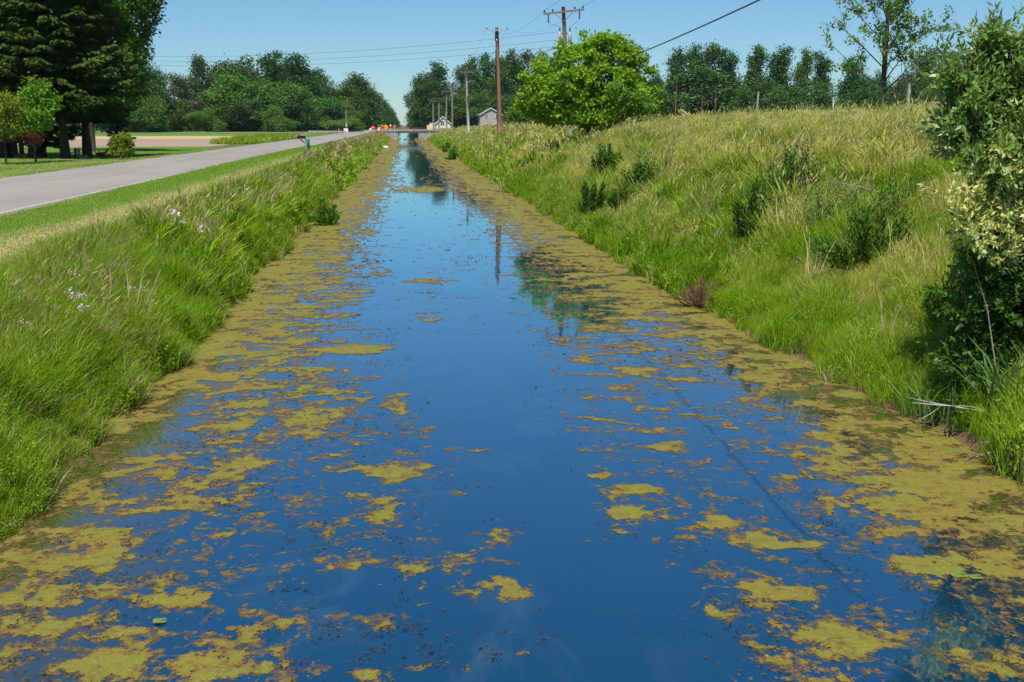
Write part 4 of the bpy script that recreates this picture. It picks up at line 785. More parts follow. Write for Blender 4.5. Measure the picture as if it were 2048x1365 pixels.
def post(name, px, ty, by, D, rad, mat, label, cat='post', lean=0.0):
    t_ = P(px + lean, ty, D); b = P(px, by, D); z = float(zg(b[0], D)); o = thing(name, label, cat, (b[0], D, z))
    MB().tube([(0, 0, -.2), ((t_[0] - b[0]) * .5, 0, (t_[2] - z) * .5), (t_[0] - b[0], 0, t_[2] - z)], [rad * 1.1, rad, rad * .9], 9).build('shaft', mat, o)
    MB().tube([(t_[0] - b[0], 0, t_[2] - z - .02), (t_[0] - b[0], 0, t_[2] - z + .02)], [rad * 1.02, rad * .5], 9).build('cap', M_deadwood, o); return o
post('wooden_post', 1512, 184, 222, 62, .055, M_polepale, 'leaning grey wooden post on the hill crest in front of the poplars', lean=5)
post('wooden_post', 1816, 168, 212, 68, .09, M_polepale, 'thicker upright grey post right of the sparse elm', lean=3)
post('marker_post', 1667, 195, 222, 85, .05, M_white, 'small white marker post half hidden behind the crest left of the elm', 'post')

def juniper(px, py, D, w, h, n, seed, label, mat=L_juni, name='juniper', L=.16, W=.045, group='young junipers on the right bank', tilt=(.25, 0), sprays=None):
    r = RNG(seed); p = P(px, py, D); z0 = float(zg(p[0], D)); o = thing(name, label, 'shrub', (p[0], D, z0), group); mb = MB(); tb = MB()
    ns = sprays or 26
    for i in range(ns):
        a = r.uniform(0, 6.28); q = r.random() ** .6; tip = np.array([math.cos(a) * w / 2 * q + tilt[0] * h * .5, math.sin(a) * w / 2 * q, h * (1.02 - .62 * q * q) * r.uniform(.65, 1.05)]); b = np.array([0, 0, h * .08]); m_ = max(8, n // ns)
        mid_ = (b + tip) / 2 + [math.cos(a) * .1 * w, math.sin(a) * .1 * w, -.06 * h]
        tb.tube([b, mid_, tip], [.02, .012, .004], 4, .5, 0, False)
        t_ = r.random((m_, 1)) ** .7; c = (1 - t_) ** 2 * b + 2 * t_ * (1 - t_) * mid_ + t_ ** 2 * tip; d = unit((tip - b) / np.linalg.norm(tip - b) * .8 + dirs(r, m_) * .6 + [0, 0, .15])
        mb.leaves(c + r.normal(0, .035 * w, (m_, 3)), d, dirs(r, m_), L * r.uniform(.6, 1.2, m_), W * r.uniform(.7, 1.2, m_), np.clip(r.random() * .5 + r.random(m_) * .5, 0, 1))
    tb.build('stems', M_bark, o); mb.build('foliage', mat, o); return o
juniper(1180, 372, 38, 1.1, 1.5, 2600, 91, 'small dark juniper left of the others on the right bank, above the brown grass', sprays=16)
juniper(1250, 385, 36, 1.3, 1.1, 2000, 92, 'low dark juniper just right of the smallest dark juniper', L=.14)
juniper(1510, 425, 24, 1.5, 1.4, 4600, 93, 'wide dark juniper in the middle of the right bank beside the leafy willow sprigs', L=.13)
juniper(1725, 490, 18.5, 1.9, 1.25, 6000, 94, 'large dark juniper spreading below the fallen twigs', L=.12, W=.03)
juniper(1905, 560, 14.5, .9, 1.3, 3800, 95, 'dark juniper tucked against the pale yellow bush', L=.1, W=.026)
juniper(1412, 490, 21.5, 1.25, .6, 2200, 96, 'low rust brown dead bush near the water on the right bank', L_brown, 'dead_bush', .13, .014, None)
juniper(650, 410, 41, .9, 1.7, 2000, 97, 'dark upright weed at the water edge of the left bank', L_weed, 'weed_plant', .2, .06, None, (.0, 0), 18)
juniper(905, 295, 118, 1.6, 1.6, 900, 98, 'small dark bush on the far right bank beside the water', L_weed, 'shrub', .35, .16, None, (.1, 0), 14)
juniper(893, 288, 150, 1.4, 1.4, 700, 99, 'tiny dark bush on the far right bank nearest the bridge', L_weed, 'shrub', .35, .16, None, (.1, 0), 12)

def shoots_plant(name, label, base, shoots, nper, L, W, mat, seed, cat='shrub', group=None, smat=M_bark, lenr=(.3, .6), stems=10, ang=.75, tipup=.4):
    """shoots: (n,3) start points relative to base, with an outward direction each"""
    r = RNG(seed); o = thing(name, label, cat, base, group); S, Dn = shoots; n = len(S)
    ln = r.uniform(*lenr, n); mb = MB(); tb = MB(); e = S + Dn * ln[:, None]
    t_ = (np.arange(nper) + .5) / nper
    c = S[:, None] + (e - S)[:, None] * t_[None, :, None] + r.normal(0, .012, (n, nper, 3)); c[..., 2] += .06 * (t_ ** 2)[None] * tipup
    ph = r.uniform(0, 6.28, (n, 1)) + np.arange(nper)[None] * 2.4
    u = unit(np.cross(Dn, [0.31, .2, .93])); v = np.cross(Dn, u)
    rad_ = u[:, None] * np.cos(ph)[..., None] + v[:, None] * np.sin(ph)[..., None]
    d = unit(Dn[:, None] * ang + rad_ * .8 + r.normal(0, .15, (n, nper, 3))); nr = unit(np.cross(d, np.cross(Dn[:, None] + 0 * d, d)) + r.normal(0, .25, (n, nper, 3)) + [0, 0, .3])
    tn = np.clip(r.random((n, 1)) * .5 + .5 * r.random((n, nper)), 0, 1) ** (1.0 if mat is L_pale else 1.0)
    mb.leaves(c.reshape(-1, 3), d.reshape(-1, 3), nr.reshape(-1, 3), (L * r.uniform(.65, 1.2, (n, nper))).ravel(), (W * r.uniform(.75, 1.2, (n, nper))).ravel(), tn.ravel())
    for k in range(0, n, 3): tb.tube([S[k], e[k]], [.006, .002], 3, .5, 0, False)
    for k in r.integers(0, n, stems * 6): m = S[k] * [.55, .55, .5] + r.normal(0, .1, 3); tb.tube([np.array([r.normal(0, .12), r.normal(0, .12), -.1]), m, S[k]], [.03, .018, .006], 5, .5, 0, False)
    tb.build('stems', smat, o); mb.build('foliage', mat, o); return o
def lobe_shoots(r, base, lobes_px, n, D, outw=.9, upw=.45, per=11, jit=.07):
    lb = []
    for (a, b, dd, ra, rb) in lobes_px: q = P(a, b, D + dd) - base; s = M(1, D + dd); lb.append((*q, ra * s, ra * s, rb * s))
    lb = np.array(lb); ar = lb[:, 3] * lb[:, 5] + .02; m = max(3, n // per); k = r.choice(len(lb), m, p=ar / ar.sum()); dn = dirs(r, m); S = lb[k, :3] + dn * lb[k, 3:] * (.3 + .6 * r.random((m, 1)) ** .6)
    j = r.integers(0, m, n); return S[j] + r.normal(0, jit, (n, 3)), unit(dn[j] * outw + dirs(r, n) * .55 + [0, 0, upw])
b0 = P(2090, 700, 12.6); b0[2] = float(zg(b0[0], 12.6))
r = RNG(111)
olive = [(1995, 125, 0, 24, 36), (1955, 175, 0, 30, 28), (2050, 190, 0, 46, 50), (1893, 125, -.1, 6, 18), (1915, 165, -.1, 14, 18), (1992, 80, 0, 6, 12), (1935, 215, -.1, 34, 22), (2010, 220, 0, 60, 46), (1940, 262, -.1, 20, 12), (1925, 285, -.3, 20, 12), (1975, 305, -.3, 46, 20), (2050, 320, -.3, 60, 50), (2120, 290, .3, 90, 110), (2028, 118, .2, 12, 20), (2180, 380, .3, 100, 150), (1990, 345, -.2, 40, 18), (1930, 245, .1, 18, 8)]
shoots_plant('olive_shrub', 'tall silvery green olive shrub overhanging the water at the right edge', b0, lobe_shoots(r, b0, olive, 3300, 12.6, 1.0, .5), 13, .115, .036, L_olive, 112, lenr=(.16, .46), stems=5)
pale = [(1950, 385, -.4, 34, 22), (1995, 365, -.3, 40, 26), (1912, 482, -.5, 16, 5), (1950, 475, -.5, 24, 7), (1965, 440, -.5, 34, 20), (1925, 420, -.5, 16, 14), (2010, 430, -.4, 36, 30), (1985, 505, -.5, 26, 12), (2050, 420, -.3, 40, 40), (2000, 300, -.4, 30, 20), (2040, 260, -.4, 26, 26)]
b1 = P(2100, 720, 12.9); b1[2] = float(zg(b1[0], 12.9))
shoots_plant('pale_leaved_shrub', 'pale yellow leaved bush glowing in front of the olive shrub', b1, lobe_shoots(RNG(113), b1, pale, 430, 12.5, 1.0, .25, 7), 11, .08, .034, L_pale, 114, lenr=(.1, .3), stems=2)
shoots_plant('leafy_shrub', 'leafy bush with shade-darkened leaf colour below the pale yellow leaves', b1 + [.1, 0, 0], lobe_shoots(RNG(115), b1 + [.1, 0, 0], [(1990, 560, -.3, 36, 50), (2040, 620, -.3, 60, 90), (1960, 660, -.2, 30, 50), (2060, 480, -.1, 60, 60), (2010, 740, -.3, 50, 50), (2120, 600, .1, 80, 130), (1955, 545, -.2, 20, 26), (2000, 470, 0, 40, 40), (1925, 600, -.2, 16, 26), (1930, 720, -.3, 26, 40), (1980, 800, -.5, 40, 40), (2040, 800, -.6, 50, 50)], 2100, 12.6, per=9), 12, .09, .034, L_dark, 116, lenr=(.12, .35), stems=3)
juniper(1950, 620, 12.8, .95, 1.7, 4200, 117, 'dark juniper standing in the shade under the pale yellow leaves', L=.09, W=.024)
# sprigs on the slope
def sprig(px, py, D, w, h, n, mat, seed, label, name='willow_shrub', L=.07, W=.02, lean=.2):
    r = RNG(seed); p = P(px, py, D); p[2] = float(zg(p[0], D)); dn = dirs(r, n); dn[:, 2] = np.abs(dn[:, 2]); S = dn * np.array([w / 2, w / 2, h * .7]) * r.random((n, 1)) ** .5 + [0, 0, h * .2]
    return shoots_plant(name, label, p, (S, unit(dn * .4 + dirs(r, n) * .3 + [lean, 0, .9])), 14, L, W, mat, seed + 1, lenr=(.2 * h, .45 * h), stems=3, group='leafy shrubs on the right bank')
sprig(1283, 335, 37, 1.1, 1.25, 110, L_oak, 121, 'small leafy sapling bush right of the smallest dark juniper', L=.14, W=.06)
sprig(1530, 370, 25, .9, 1.15, 90, L_oak, 123, 'upright leafy sprigs rising behind the wide dark juniper', L=.1, W=.035)
sprig(1590, 345, 25.5, 1.0, 1.35, 120, L_oak, 125, 'taller leafy willow sprigs right of the wide dark juniper', L=.1, W=.035)
sprig(1690, 400, 21.5, 1.8, .9, 190, L_olive, 127, 'low silvery willow bush around the fallen bleached twigs', L=.09, W=.024)
sprig(1800, 415, 19.5, 1.0, .95, 90, L_oak, 129, 'small green bush right of the fallen bleached twigs', L=.08, W=.03)
sprig(1215, 310, 46, 1.4, 1.2, 80, L_oak, 131, 'low leafy bush up slope left of the smallest dark juniper', L=.16, W=.07)
# wood lying about
def branch(name, label, pts_px, rad, mat, twigs, seed, group=None):
    r = RNG(seed); pts = np.array([P(*q) for q in pts_px]); b = pts[0].copy(); mb = MB().tube(pts - b, np.linspace(rad, rad * .3, len(pts)), 7)
    for k in range(twigs):
        f = r.uniform(.2, .95) * (len(pts) - 1); i = int(f); s = pts[i] + (pts[min(i + 1, len(pts) - 1)] - pts[i]) * (f - i) - b; d = unit(pts[-1] - pts[0]) * .8 + dirs(r, 1)[0] * .6; L = r.uniform(.15, .5)
        mb.tube([s, s + d * L * .5 + r.normal(0, .02, 3), s + d * L], [rad * .4, rad * .3, rad * .1], 5)
    return tag(mb.build(name, mat, None, True, b), label, 'branch', group)
GB = 'dead branches on the right bank'
branch('dead_branch', 'long bleached branch reaching from the right edge out over the water', [(2090, 848, 11.3), (1990, 828, 11.6), (1900, 812, 11.9), (1825, 806, 12.1)], .011, M_whitewood, 6, 141, GB)
branch('dead_branch', 'thin bleached branch dipping to the algae near the right edge', [(2070, 862, 11.0), (2010, 895, 10.9), (1950, 915, 11.0)], .009, M_whitewood, 4, 142, GB)
branch('dead_branch', 'stout broken brown stick leaning out of the shaded bushes', [(1916, 735, 12.7), (1885, 700, 12.7), (1860, 682, 12.8)], .026, M_barkg, 1, 143, GB)
branch('dead_branch', 'bleached fallen twigs lying in the low willow bush', [(1760, 385, 20.4), (1710, 372, 20.6), (1660, 362, 20.9)], .014, M_deadwood, 7, 144, GB)
branch('dead_branch', 'grey dry stems sticking up above the leafy willow sprigs', [(1592, 345, 25.6), (1576, 305, 25.6), (1560, 285, 25.6)], .011, M_deadwood, 7, 145, GB)
branch('dead_branch', 'thin brown stem arching down through the dark bush', [(2030, 920, 11.2), (1995, 760, 11.5), (1975, 620, 11.7), (1945, 520, 11.8)], .010, M_deadwood, 2, 146, GB)
# reeds under the bush
r = RNG(151)
for i, (px, py, D, h, lab) in enumerate([(2005, 850, 11.6, 1.25, 'tall broad bladed reed in front of the dark shaded bush'), (2046, 830, 11.3, 1.1, 'reed clump cut by the right edge of the photo'), (1900, 830, 12.4, .7, 'low reed clump at the waterline left of the tall reed')]):
    p = P(px, py, D); p[2] = float(zg(p[0], D)); mb = MB(); blades(mb, RNG(152 + i), (26, 22, 70)[i], h, .22 if i < 2 else .5, .03 if i < 2 else .018, -.12, .8); tag(mb.build('reed_plant', L_reed, None, False, p), lab, 'reed', 'reeds below the olive shrub')

# ------------------------------------------------------------------ utility poles and wires
def pole_thing(px_b, py_b, px_t, py_t, D, r0, r1, mat, label, arm=None, armz=0.0, armtilt=0.0, armyaw=0.0, far=False):
    b = P(px_b, py_b, D); t_ = P(px_t, py_t, D); zb = float(zg(b[0], D)); o = thing('utility_pole', label, 'utility pole', (b[0], D, zb), 'utility poles along the canal')
    H = t_[2] - zb; dx = t_[0] - b[0]; z = np.linspace(-.3, H, 6)
    MB().tube(np.stack([dx * z / H, 0 * z, z], -1), np.interp(z, [0, H], [r0, r1]), 10 if not far else 7).build('pole', mat, o, True)
    tips = []
    if arm:
        R = rotz(armyaw) @ roty(-armtilt); c = np.array([dx * (H - armz) / H, -r1 - .05, H - armz])
        a = MB().box(c, (arm, .09, .115), R, bev=.01).build('crossarm', M_polegrey if mat is not M_polebrown else M_metal, o)
        for sx in (-1, 1):
            for f in ((.47, .27) if not far else (.46,)):
                q = c + R @ np.array([sx * arm * f, 0, .057]); mb = MB().tube([q - [0, 0, .02], q + [0, 0, .08]], .018, 6)
                mb.tube([q + [0, 0, .05], q + [0, 0, .08], q + [0, 0, .12], q + [0, 0, .17]], [.05, .075, .06, .035], 8); mb.build('insulator', M_black, o, True); tips.append(np.array([b[0], D, zb]) + q + [0, 0, .16])
            MB().tube([c + R @ np.array([sx * arm * .22, -.05, -.05]), [c[0], c[1], c[2] - .62]], .02, 5).build('brace', M_polegrey, o)
    return o, tips, np.array([b[0], D, zb]), H, dx
o75, tip75, b75, H75, dx75 = pole_thing(1140, 262, 1126.5, 14, 75, .17, .115, M_polegrey, 'weathered grey brown pole with tilted crossarm and transformers rising out of the box elder', 2.65, .32, .12)
for sx, yo in ((-1, .05), (1, -.05)):           # hanging dark insulator strings, and the two cut-outs with their cans
    q = np.array([dx75 * .95 + sx * 1.0, -.2, H75 - .34 + sx * .12]); mb = MB()
    for k in range(4): mb.tube([q - [0, 0, .05 + k * .13], q - [0, 0, .10 + k * .13], q - [0, 0, .16 + k * .13]], [.03, .065, .03], 8)
    mb.build('insulator', M_black, o75, True)
    MB().tube([q - [0, 0, .6], q * [.6, 1, 1] - [0, 0, .75], [dx75 * .8 + sx * .25, -.2, H75 - 1.35]], .008, 4).build('jumper_wire', M_wire, o75)
    c = np.array([dx75 * .8 + sx * .33, -.12, H75 - 1.95]); MB().tube([c - [0, 0, .42], c - [0, 0, .4], c + [0, 0, .36], c + [0, 0, .42]], [.08, .115, .115, .07], 12).build('transformer', M_metal, o75, True)
    MB().tube([c + [0, 0, .4], c + [0, 0, .46], c + [0, 0, .56], c + [0, 0, .66]], [.03, .05, .04, .02], 8).build('bushing', M_black, o75, True)
MB().box((dx75 * .8, -.05, H75 - 1.65), (.75, .06, .07), roty(0.0)).build('bracket', M_polegrey, o75); MB().box((dx75 * .8, -.05, H75 - 2.2), (.6, .06, .07)).build('bracket', M_polegrey, o75)
mb = MB()
for k in range(4):
    a = np.linspace(0, 5.2, 12); mb.tube(np.stack([dx75 * .72 - .45 - .22 * np.cos(a) - .05 * k, -.15 - .03 * k + 0 * a, H75 - 2.95 - .1 * k + .25 * np.sin(a)], -1), .012, 4)
mb.build('cable_loop', M_wire, o75)
MB().tube([(dx75 * .72, -.16, H75 - 2.75), (dx75 * .72 - .55, -.2, H75 - 2.7)], .03, 6).build('service_bracket', M_black, o75)
MB().box((.02, -.23, .75), (.22, .1, .4), bev=.02).build('meter_box', M_polepale, o75)
ob, tipb, bb, Hb, dxb = pole_thing(1001, 258, 993.5, 56, 122, .27, .18, M_polebrown, 'tall reddish brown pole with thin pale crossarm left of the box elder', 2.3, .25, .0, .0, True)
MB().tube([(dxb * .97, 0, Hb - 1.35), (dxb * .97, 0, Hb - .5)], .215, 10).build('band', M_black, ob, True)
MB().tube([(-.3, -.15, -.2), (dxb * .5 - .24, -.15, Hb * .5), (dxb * .8 - .2, -.14, Hb * .8)], .05, 6).build('conduit', M_wire, ob, True)
for sx in (-1, 1): MB().tube([(dxb * .8 + sx * .4, -.2, Hb - 4.0), (dxb * .8 + sx * .42, -.2, Hb - 3.75)], [.07, .04], 8).build('insulator', M_black, ob, True)
oe, tipe, be, He, dxe = pole_thing(937, 261, 932.5, 140, 177, .22, .15, M_polepale, 'pale grey pole with wide crossarm standing alone left of the tall brown pole', 2.5, .35, -.03, 0, True)
MB().tube([(.1, -.2, -.2), (.02, -.19, He * .3), (dxe * .6, -.17, He * .6)], .09, 7).build('conduit', M_metal, oe, True)
pd = pole_thing(905, 257, 904.5, 166, 225, .2, .15, M_polefar, 'slim grey pole with narrow arm beside the white house roof', 2.2, .3, 0, 0, True)
pc = pole_thing(893, 258, 893, 182, 282, .22, .16, M_polefar, 'grey pole with plain flat crossarm in front of the white house', 2.4, .1, 0, 0, True)
pb = pole_thing(878, 258, 878, 196, 363, .24, .18, M_polefar, 'far thin grey pole between the two crossarm poles left of the white house', 4.6, .2, 0, 0, True)
pa = pole_thing(867, 259, 866, 196, 350, .24, .18, M_polefar, 'leftmost grey pole of the row, with two crossarms, beside the tan square sign', 2.8, .9, 0, 0, True)
pw_ = pole_thing(693, 265, 692, 212, 300, .19, .15, M_polefar, 'lone pale pole standing at the far crossing left of the road signs', 2.2, .1, 0, 0, True); pw_[0]['group'] = 'poles left of the road'
MB().box((.05, -.35, 1.9), (.5, .5, .8), bev=.05).build('control_box', M_metal, pw_[0]); MB().box((-.1, -.3, .6), (1.1, .9, 1.1), bev=.05).build('equipment_cabinet', M_white, pw_[0])
pn0, tip18, b18, H18, dx18 = pole_thing(2070, 900, 2060, -700, 19, .17, .12, M_polegrey, 'utility pole beyond the right edge of the photo behind the olive shrub', 2.65, .32, 0)
pn0.location = (10.6, 15.5, float(zg(10.6, 15.5)))
def wire(name, label, a, b, rad, sag, group, n=24):
    a = np.asarray(a, float); b = np.asarray(b, float); t_ = np.linspace(0, 1, n)[:, None]; pts = a + (b - a) * t_; pts[:, 2] -= sag * 4 * (t_ * (1 - t_))[:, 0]
    return tag(MB().tube(pts - a, rad, 5).build(name, M_wire, None, True, a), label, 'wire', group)
wire('overhead_cable', 'thick black cable slanting up to the right from behind the box elder', (10.5, 74.8, 6.35), (10.5, 15.5, 7.9), .026, .35, None, 40)
for k, (i, lab) in enumerate([(0, 'thin power wire leaving the left tip of the tilted crossarm overhead'), (2, 'thin power wire leaving the right tip of the tilted crossarm overhead')]):
    wire('power_wire', lab, tip75[i], (9.5 + 2.2 * k, 15.5, 11.6), .007, .5, 'power wires above the canal')
for k, (z, lab) in enumerate([(9.35, 'uppermost of the three faint service wires crossing the road to the left'), (8.85, 'middle one of the three faint service wires crossing the road to the left'), (8.45, 'lowest of the three faint service wires crossing the road to the left')]):
    wire('service_wire', lab, b75 + [dx75 * .72 - .6, -.2, z - b75[2]], (-27.5, 101, 9.35 - .32 * k), .008, .75, 'service wires crossing the road')
def poles_tips(p): return p[1]
seq = [tip75, tipb, tipe, pd[1], pc[1], pb[1]]
names = ['transformer pole and tall brown pole', 'tall brown pole and pale grey pole', 'pale grey pole and slim grey pole', 'slim grey pole and plain crossarm pole', 'plain crossarm pole and far thin pole']
for k in range(5):
    A = seq[k]; B = seq[k + 1]
    for sd, w_ in ((0, 'left'), (-1, 'right')):
        ia = 0 if sd == 0 else (2 if len(A) == 4 else -1); wire('power_wire', 'thin %s hand power wire hanging between the %s' % (w_, names[k]), A[ia], B[sd], .007, 1.0, 'power wires along the pole row')

# ------------------------------------------------------------------ houses, bridge, mailbox, guardrail, signs beyond
def gable_house(name, label, px0, px1, py_base, py_eave, py_peak, D, depth, wall, roof, trimc, windows, porch=None):
    a = P(px0, py_base, D); b = P(px1, py_base, D); W = b[0] - a[0]; cx = (a[0] + b[0]) / 2; z0 = float(zg(cx, D)) - .2; he = P(px0, py_eave, D)[2] - z0; hp = P(px0, py_peak, D)[2] - z0
    o = thing(name, label, 'house', (cx, D, z0)); h = W / 2
    V = [(-h, 0, 0), (h, 0, 0), (h, 0, he), (0, 0, hp), (-h, 0, he)]; V2 = [(x, depth, z) for x, _, z in V]; mb = MB().add(V + V2, [(0, 1, 6, 5), (1, 2, 7, 6), (4, 0, 5, 9)]); k = mb.n - 10
    mb.F.append(np.array([[0, 4, 3, 2, 1], [5, 6, 7, 8, 9]])); mb.T.append(np.full(2, .5)); mb.K.append(np.zeros(2, int)); mb.build('wall', wall, o)
    rf = MB(); sl = math.atan2(hp - he, h); Ls = math.hypot(hp - he, h) + .5
    for sx in (-1, 1):
        c = np.array([sx * (h + .35) / 2, depth / 2, (hp + he) / 2 + .16 - .1]); rf.box(c, (Ls, depth + .8, .16), roty(sx * sl))
    rf.build('roof', roof, o)
    tr = MB()
    for sx in (-1, 1): tr.box((sx * (h + .35) / 2, -.42, (hp + he) / 2 - .06), (Ls, .06, .22), roty(sx * sl))
    tr.build('trim', trimc, o)
    for (wx, wz, ww, wh) in windows:
        f = MB(); x0 = -h + W * wx
        f.box((x0, -.04, he * wz), (ww, .08, .12)).box((x0, -.04, he * wz + wh), (ww, .08, .12)).box((x0 - ww / 2, -.04, he * wz + wh / 2), (.12, .07, wh)).box((x0 + ww / 2, -.04, he * wz + wh / 2), (.12, .07, wh)).box((x0, -.045, he * wz + wh / 2), (.08, .06, wh)).box((x0, -.045, he * wz + wh / 2), (ww, .05, .08))
        fo = f.build('window', trimc, o); MB().box((x0, -.012, he * wz + wh / 2), (ww - .08, .02, wh - .08)).build('pane', M_glass, fo)
    return o, W, he, hp, z0
gh, W, he, hp, z0 = gable_house('grey_house', 'two storey grey house with gable end behind the tall brown pole', 960.5, 1003.5, 262, 229.5, 216.5, 400, 11, M_greysiding, M_greyroof, M_white, [(.29, .72, 1.0, 1.5), (.78, .72, 1.0, 1.5), (.30, .12, 1.0, 1.4), (.75, .12, 1.0, 1.4)])
MB().box((0, -.06, .42), (W + .06, .1, .85)).build('foundation', M_white, gh)
pr = MB().box((W / 2 + .85, 2, 2.55), (1.9, 4.4, .14), roty(.35)).build('porch_roof', M_white, gh)
for yy in (.2, 3.8): MB().box((W / 2 + 1.55, yy, 1.15), (.14, .14, 2.3)).build('porch_post', M_white, gh)
wh_ = gable_house('white_house', 'small white gabled house half hidden behind the row of poles', 871, 902, 262, 248, 234, 440, 9, M_cream, M_greyroof, M_white, [(.45, .72, 1.5, 1.6)])
MB().box((-3.6, 3, 3.2), (3.0, 5, .16), roty(-.55)).build('side_roof', M_greyroof, wh_[0]); MB().box((-4.0, 3, 1.2), (2.2, 4.6, 2.4)).build('side_wing', M_cream, wh_[0])
MB().box((1.2, 4, wh_[3] + .3), (.6, .6, 1.4), bev=.05).build('chimney', M_stone, wh_[0])
# bridge over the canal
M_bridge = plain('stained concrete', (0.3, 0.265, 0.235), 0.9, 0.15, 0.35, .8)
br = thing('bridge', 'low concrete bridge crossing the far end of the canal', 'bridge', (1.0, 285, 0))
MB().box((0, 0, 1.75), (15.5, 8, .42)).build('deck', M_bridge, br)
for y in (-4.05, 4.05): MB().box((0, y, 2.2), (17, .28, .42), bev=.03).build('parapet', M_bridge, br)
for sx in (-1, 1): MB().box((sx * 5.0, 0, .6), (5.2, 8.3, 1.9), bev=.1).build('abutment', M_bridge, br)
mb = MB()
for x in np.arange(-8, 8.1, 1.6): mb.box((x, -4.05, 2.55), (.12, .12, .3))
mb.box((0, -4.05, 2.72), (17, .08, .09)); mb.build('railing', plain('rusty rail', (.2, .12, .09), .8, .2, .3, 4), br)
xs = np.concatenate([np.linspace(-420, -16, 24), np.linspace(-15, 420, 24)]); 
tag(grid_sheet('crossroad', xs, np.linspace(281.5, 288.5, 3), lambda X, Y: np.where((X > -9) & (X < 12), 1.975, np.maximum(zg(X, Y), 1.5) + .12), M_road), kind='structure')
# mailbox
p = P(613, 303, 88); zb = float(zg(p[0], 88)); o = thing('mailbox', 'black mailbox on a wooden post with a green newspaper tube beside the road', 'mailbox', (p[0], 88, zb))
MB().box((0, 0, .68), (.12, .12, 1.5), bev=.015).build('post', M_polepale, o)
MB().tube([(-.05, 0, .62), (-.42, 0, .98)], .045, 5).build('brace', M_polepale, o)
a = np.linspace(0, PI, 9); prof = [(-.14, 0), (.14, 0)] + [(.14 * math.cos(q), .2 + .14 * math.sin(q)) for q in a]
V = [(x, y, z + 1.03) for x in (-.66, -.06) for (y, z) in prof]; n_ = len(prof); mb = MB().add(V, [(i, (i + 1) % n_, n_ + (i + 1) % n_, n_ + i) for i in range(n_)]); mb.F.append(np.array([list(range(n_))[::-1], list(range(n_, 2 * n_))])); mb.T.append(np.full(2, .5)); mb.K.append(np.zeros(2, int))
mb.build('box', plain('black mailbox paint', (.015, .015, .018), .4, .4, .1, 4), o)
MB().box((-.36, 0, 1.0), (.62, .3, .05)).build('shelf', M_polepale, o); MB().box((-.52, -.15, 1.28), (.2, .012, .09)).build('flag', M_red, o)
MB().tube([(.16, -.02, .3), (.16, -.02, .34), (.16, -.02, .92), (.16, -.02, 1.0)], [.05, .11, .11, .06], 10).build('newspaper_tube', M_grn, o, True)
# guardrail
g = thing('guardrail', 'silver guardrail lying low across the far field beside the lone pale pole', 'guardrail', (0, 0, 0)); A = P(617, 263.5, 282); B = P(694, 263.5, 268); A[2] = zg(A[0], A[1]); B[2] = zg(B[0], B[1]); g.location = tuple(A)
d = B - A; ln = np.linalg.norm(d); u = d / ln; R = rotz(math.atan2(d[1], d[0]))
MB().box(d / 2 + [0, 0, .62], (ln, .06, .13), R).box(d / 2 + [0, -.03, .45], (ln, .06, .13), R).box(d / 2 + [0, .03, .53], (ln, .04, .1), R).build('rail', M_metal, g)
for k in range(6): MB().box(u * ln * (k + .5) / 6 + [0, .08, .3], (.12, .12, .75), R).build('post', M_polegrey, g)
# signs at the far crossing
def sign(px, py, D, w, h, shape, mat, label, cat='sign', post_px=None, mark=None):
    p = P(px, py, D); zb = float(zg(p[0], D)); o = thing('road_sign', label, cat, (p[0], D, zb), 'signs at the far crossing'); zc = p[2] - zb
    MB().box((0, .06, zc / 2 - .1), (.09, .06, zc + .2)).build('post', M_metal, o)
    if shape == 'round': a = np.arange(8) * PI / 4 + PI / 8; q = np.stack([np.cos(a) * w / 2 / .924, np.sin(a) * h / 2 / .924], -1)
    elif shape == 'diamond': q = np.array([(w / 2, 0), (0, h / 2), (-w / 2, 0), (0, -h / 2)])
    else: q = np.array([(w / 2, h / 2), (-w / 2, h / 2), (-w / 2, -h / 2), (w / 2, -h / 2)])
    n_ = len(q); mb = MB().add([(x, 0, zc + z) for x, z in q] + [(x, .02, zc + z) for x, z in q], [(i, (i + 1) % n_, n_ + (i + 1) % n_, n_ + i) for i in range(n_)])
    mb.F.append(np.array([list(range(n_)), list(range(2 * n_ - 1, n_ - 1, -1))])); mb.T.append(np.full(2, .5)); mb.K.append(np.zeros(2, int)); f = mb.build('panel', mat, o)
    if mark: MB().box((0, -.012, zc), (mark[0], .01, mark[1]), roty(mark[3])).build('symbol', mark[2], f)
    return o
sign(746, 255.5, 262, .95, .95, 'round', M_red, 'red octagonal stop sign at the far crossing', mark=(.5, .14, M_white, 0))
sign(741, 259, 258, .5, .5, 'rect', M_white, 'small white sign panel just left of the red stop sign')
sign(765.5, 255.5, 255, 1.35, 1.35, 'diamond', M_orange, 'large orange diamond warning sign with dark symbol', mark=(.34, .34, M_black, PI / 4))
sign(771.5, 254.5, 262, 1.25, 1.25, 'diamond', M_yellow, 'amber diamond sign partly behind the large orange one')
sign(757.5, 258.5, 256, .4, .7, 'rect', M_white, 'narrow white sign between the red stop sign and orange diamond')
sign(759, 251, 290, 1.1, .3, 'rect', M_grn, 'small green street name sign above the narrow white sign')
sign(789, 253, 270, .9, .8, 'diamond', M_orange, 'smaller orange diamond sign on the right by the bridge corner')
sign(781, 251.5, 272, .4, .4, 'rect', M_white, 'tiny white sign left of the smaller orange diamond')
sign(678, 259.5, 275, .55, .5, 'diamond', M_orange, 'small orange sign above the silver guardrail')
sign(858.5, 255, 262, 1.05, 1.0, 'rect', M_tan, 'tan square sign on the right bank beside the far bridge')
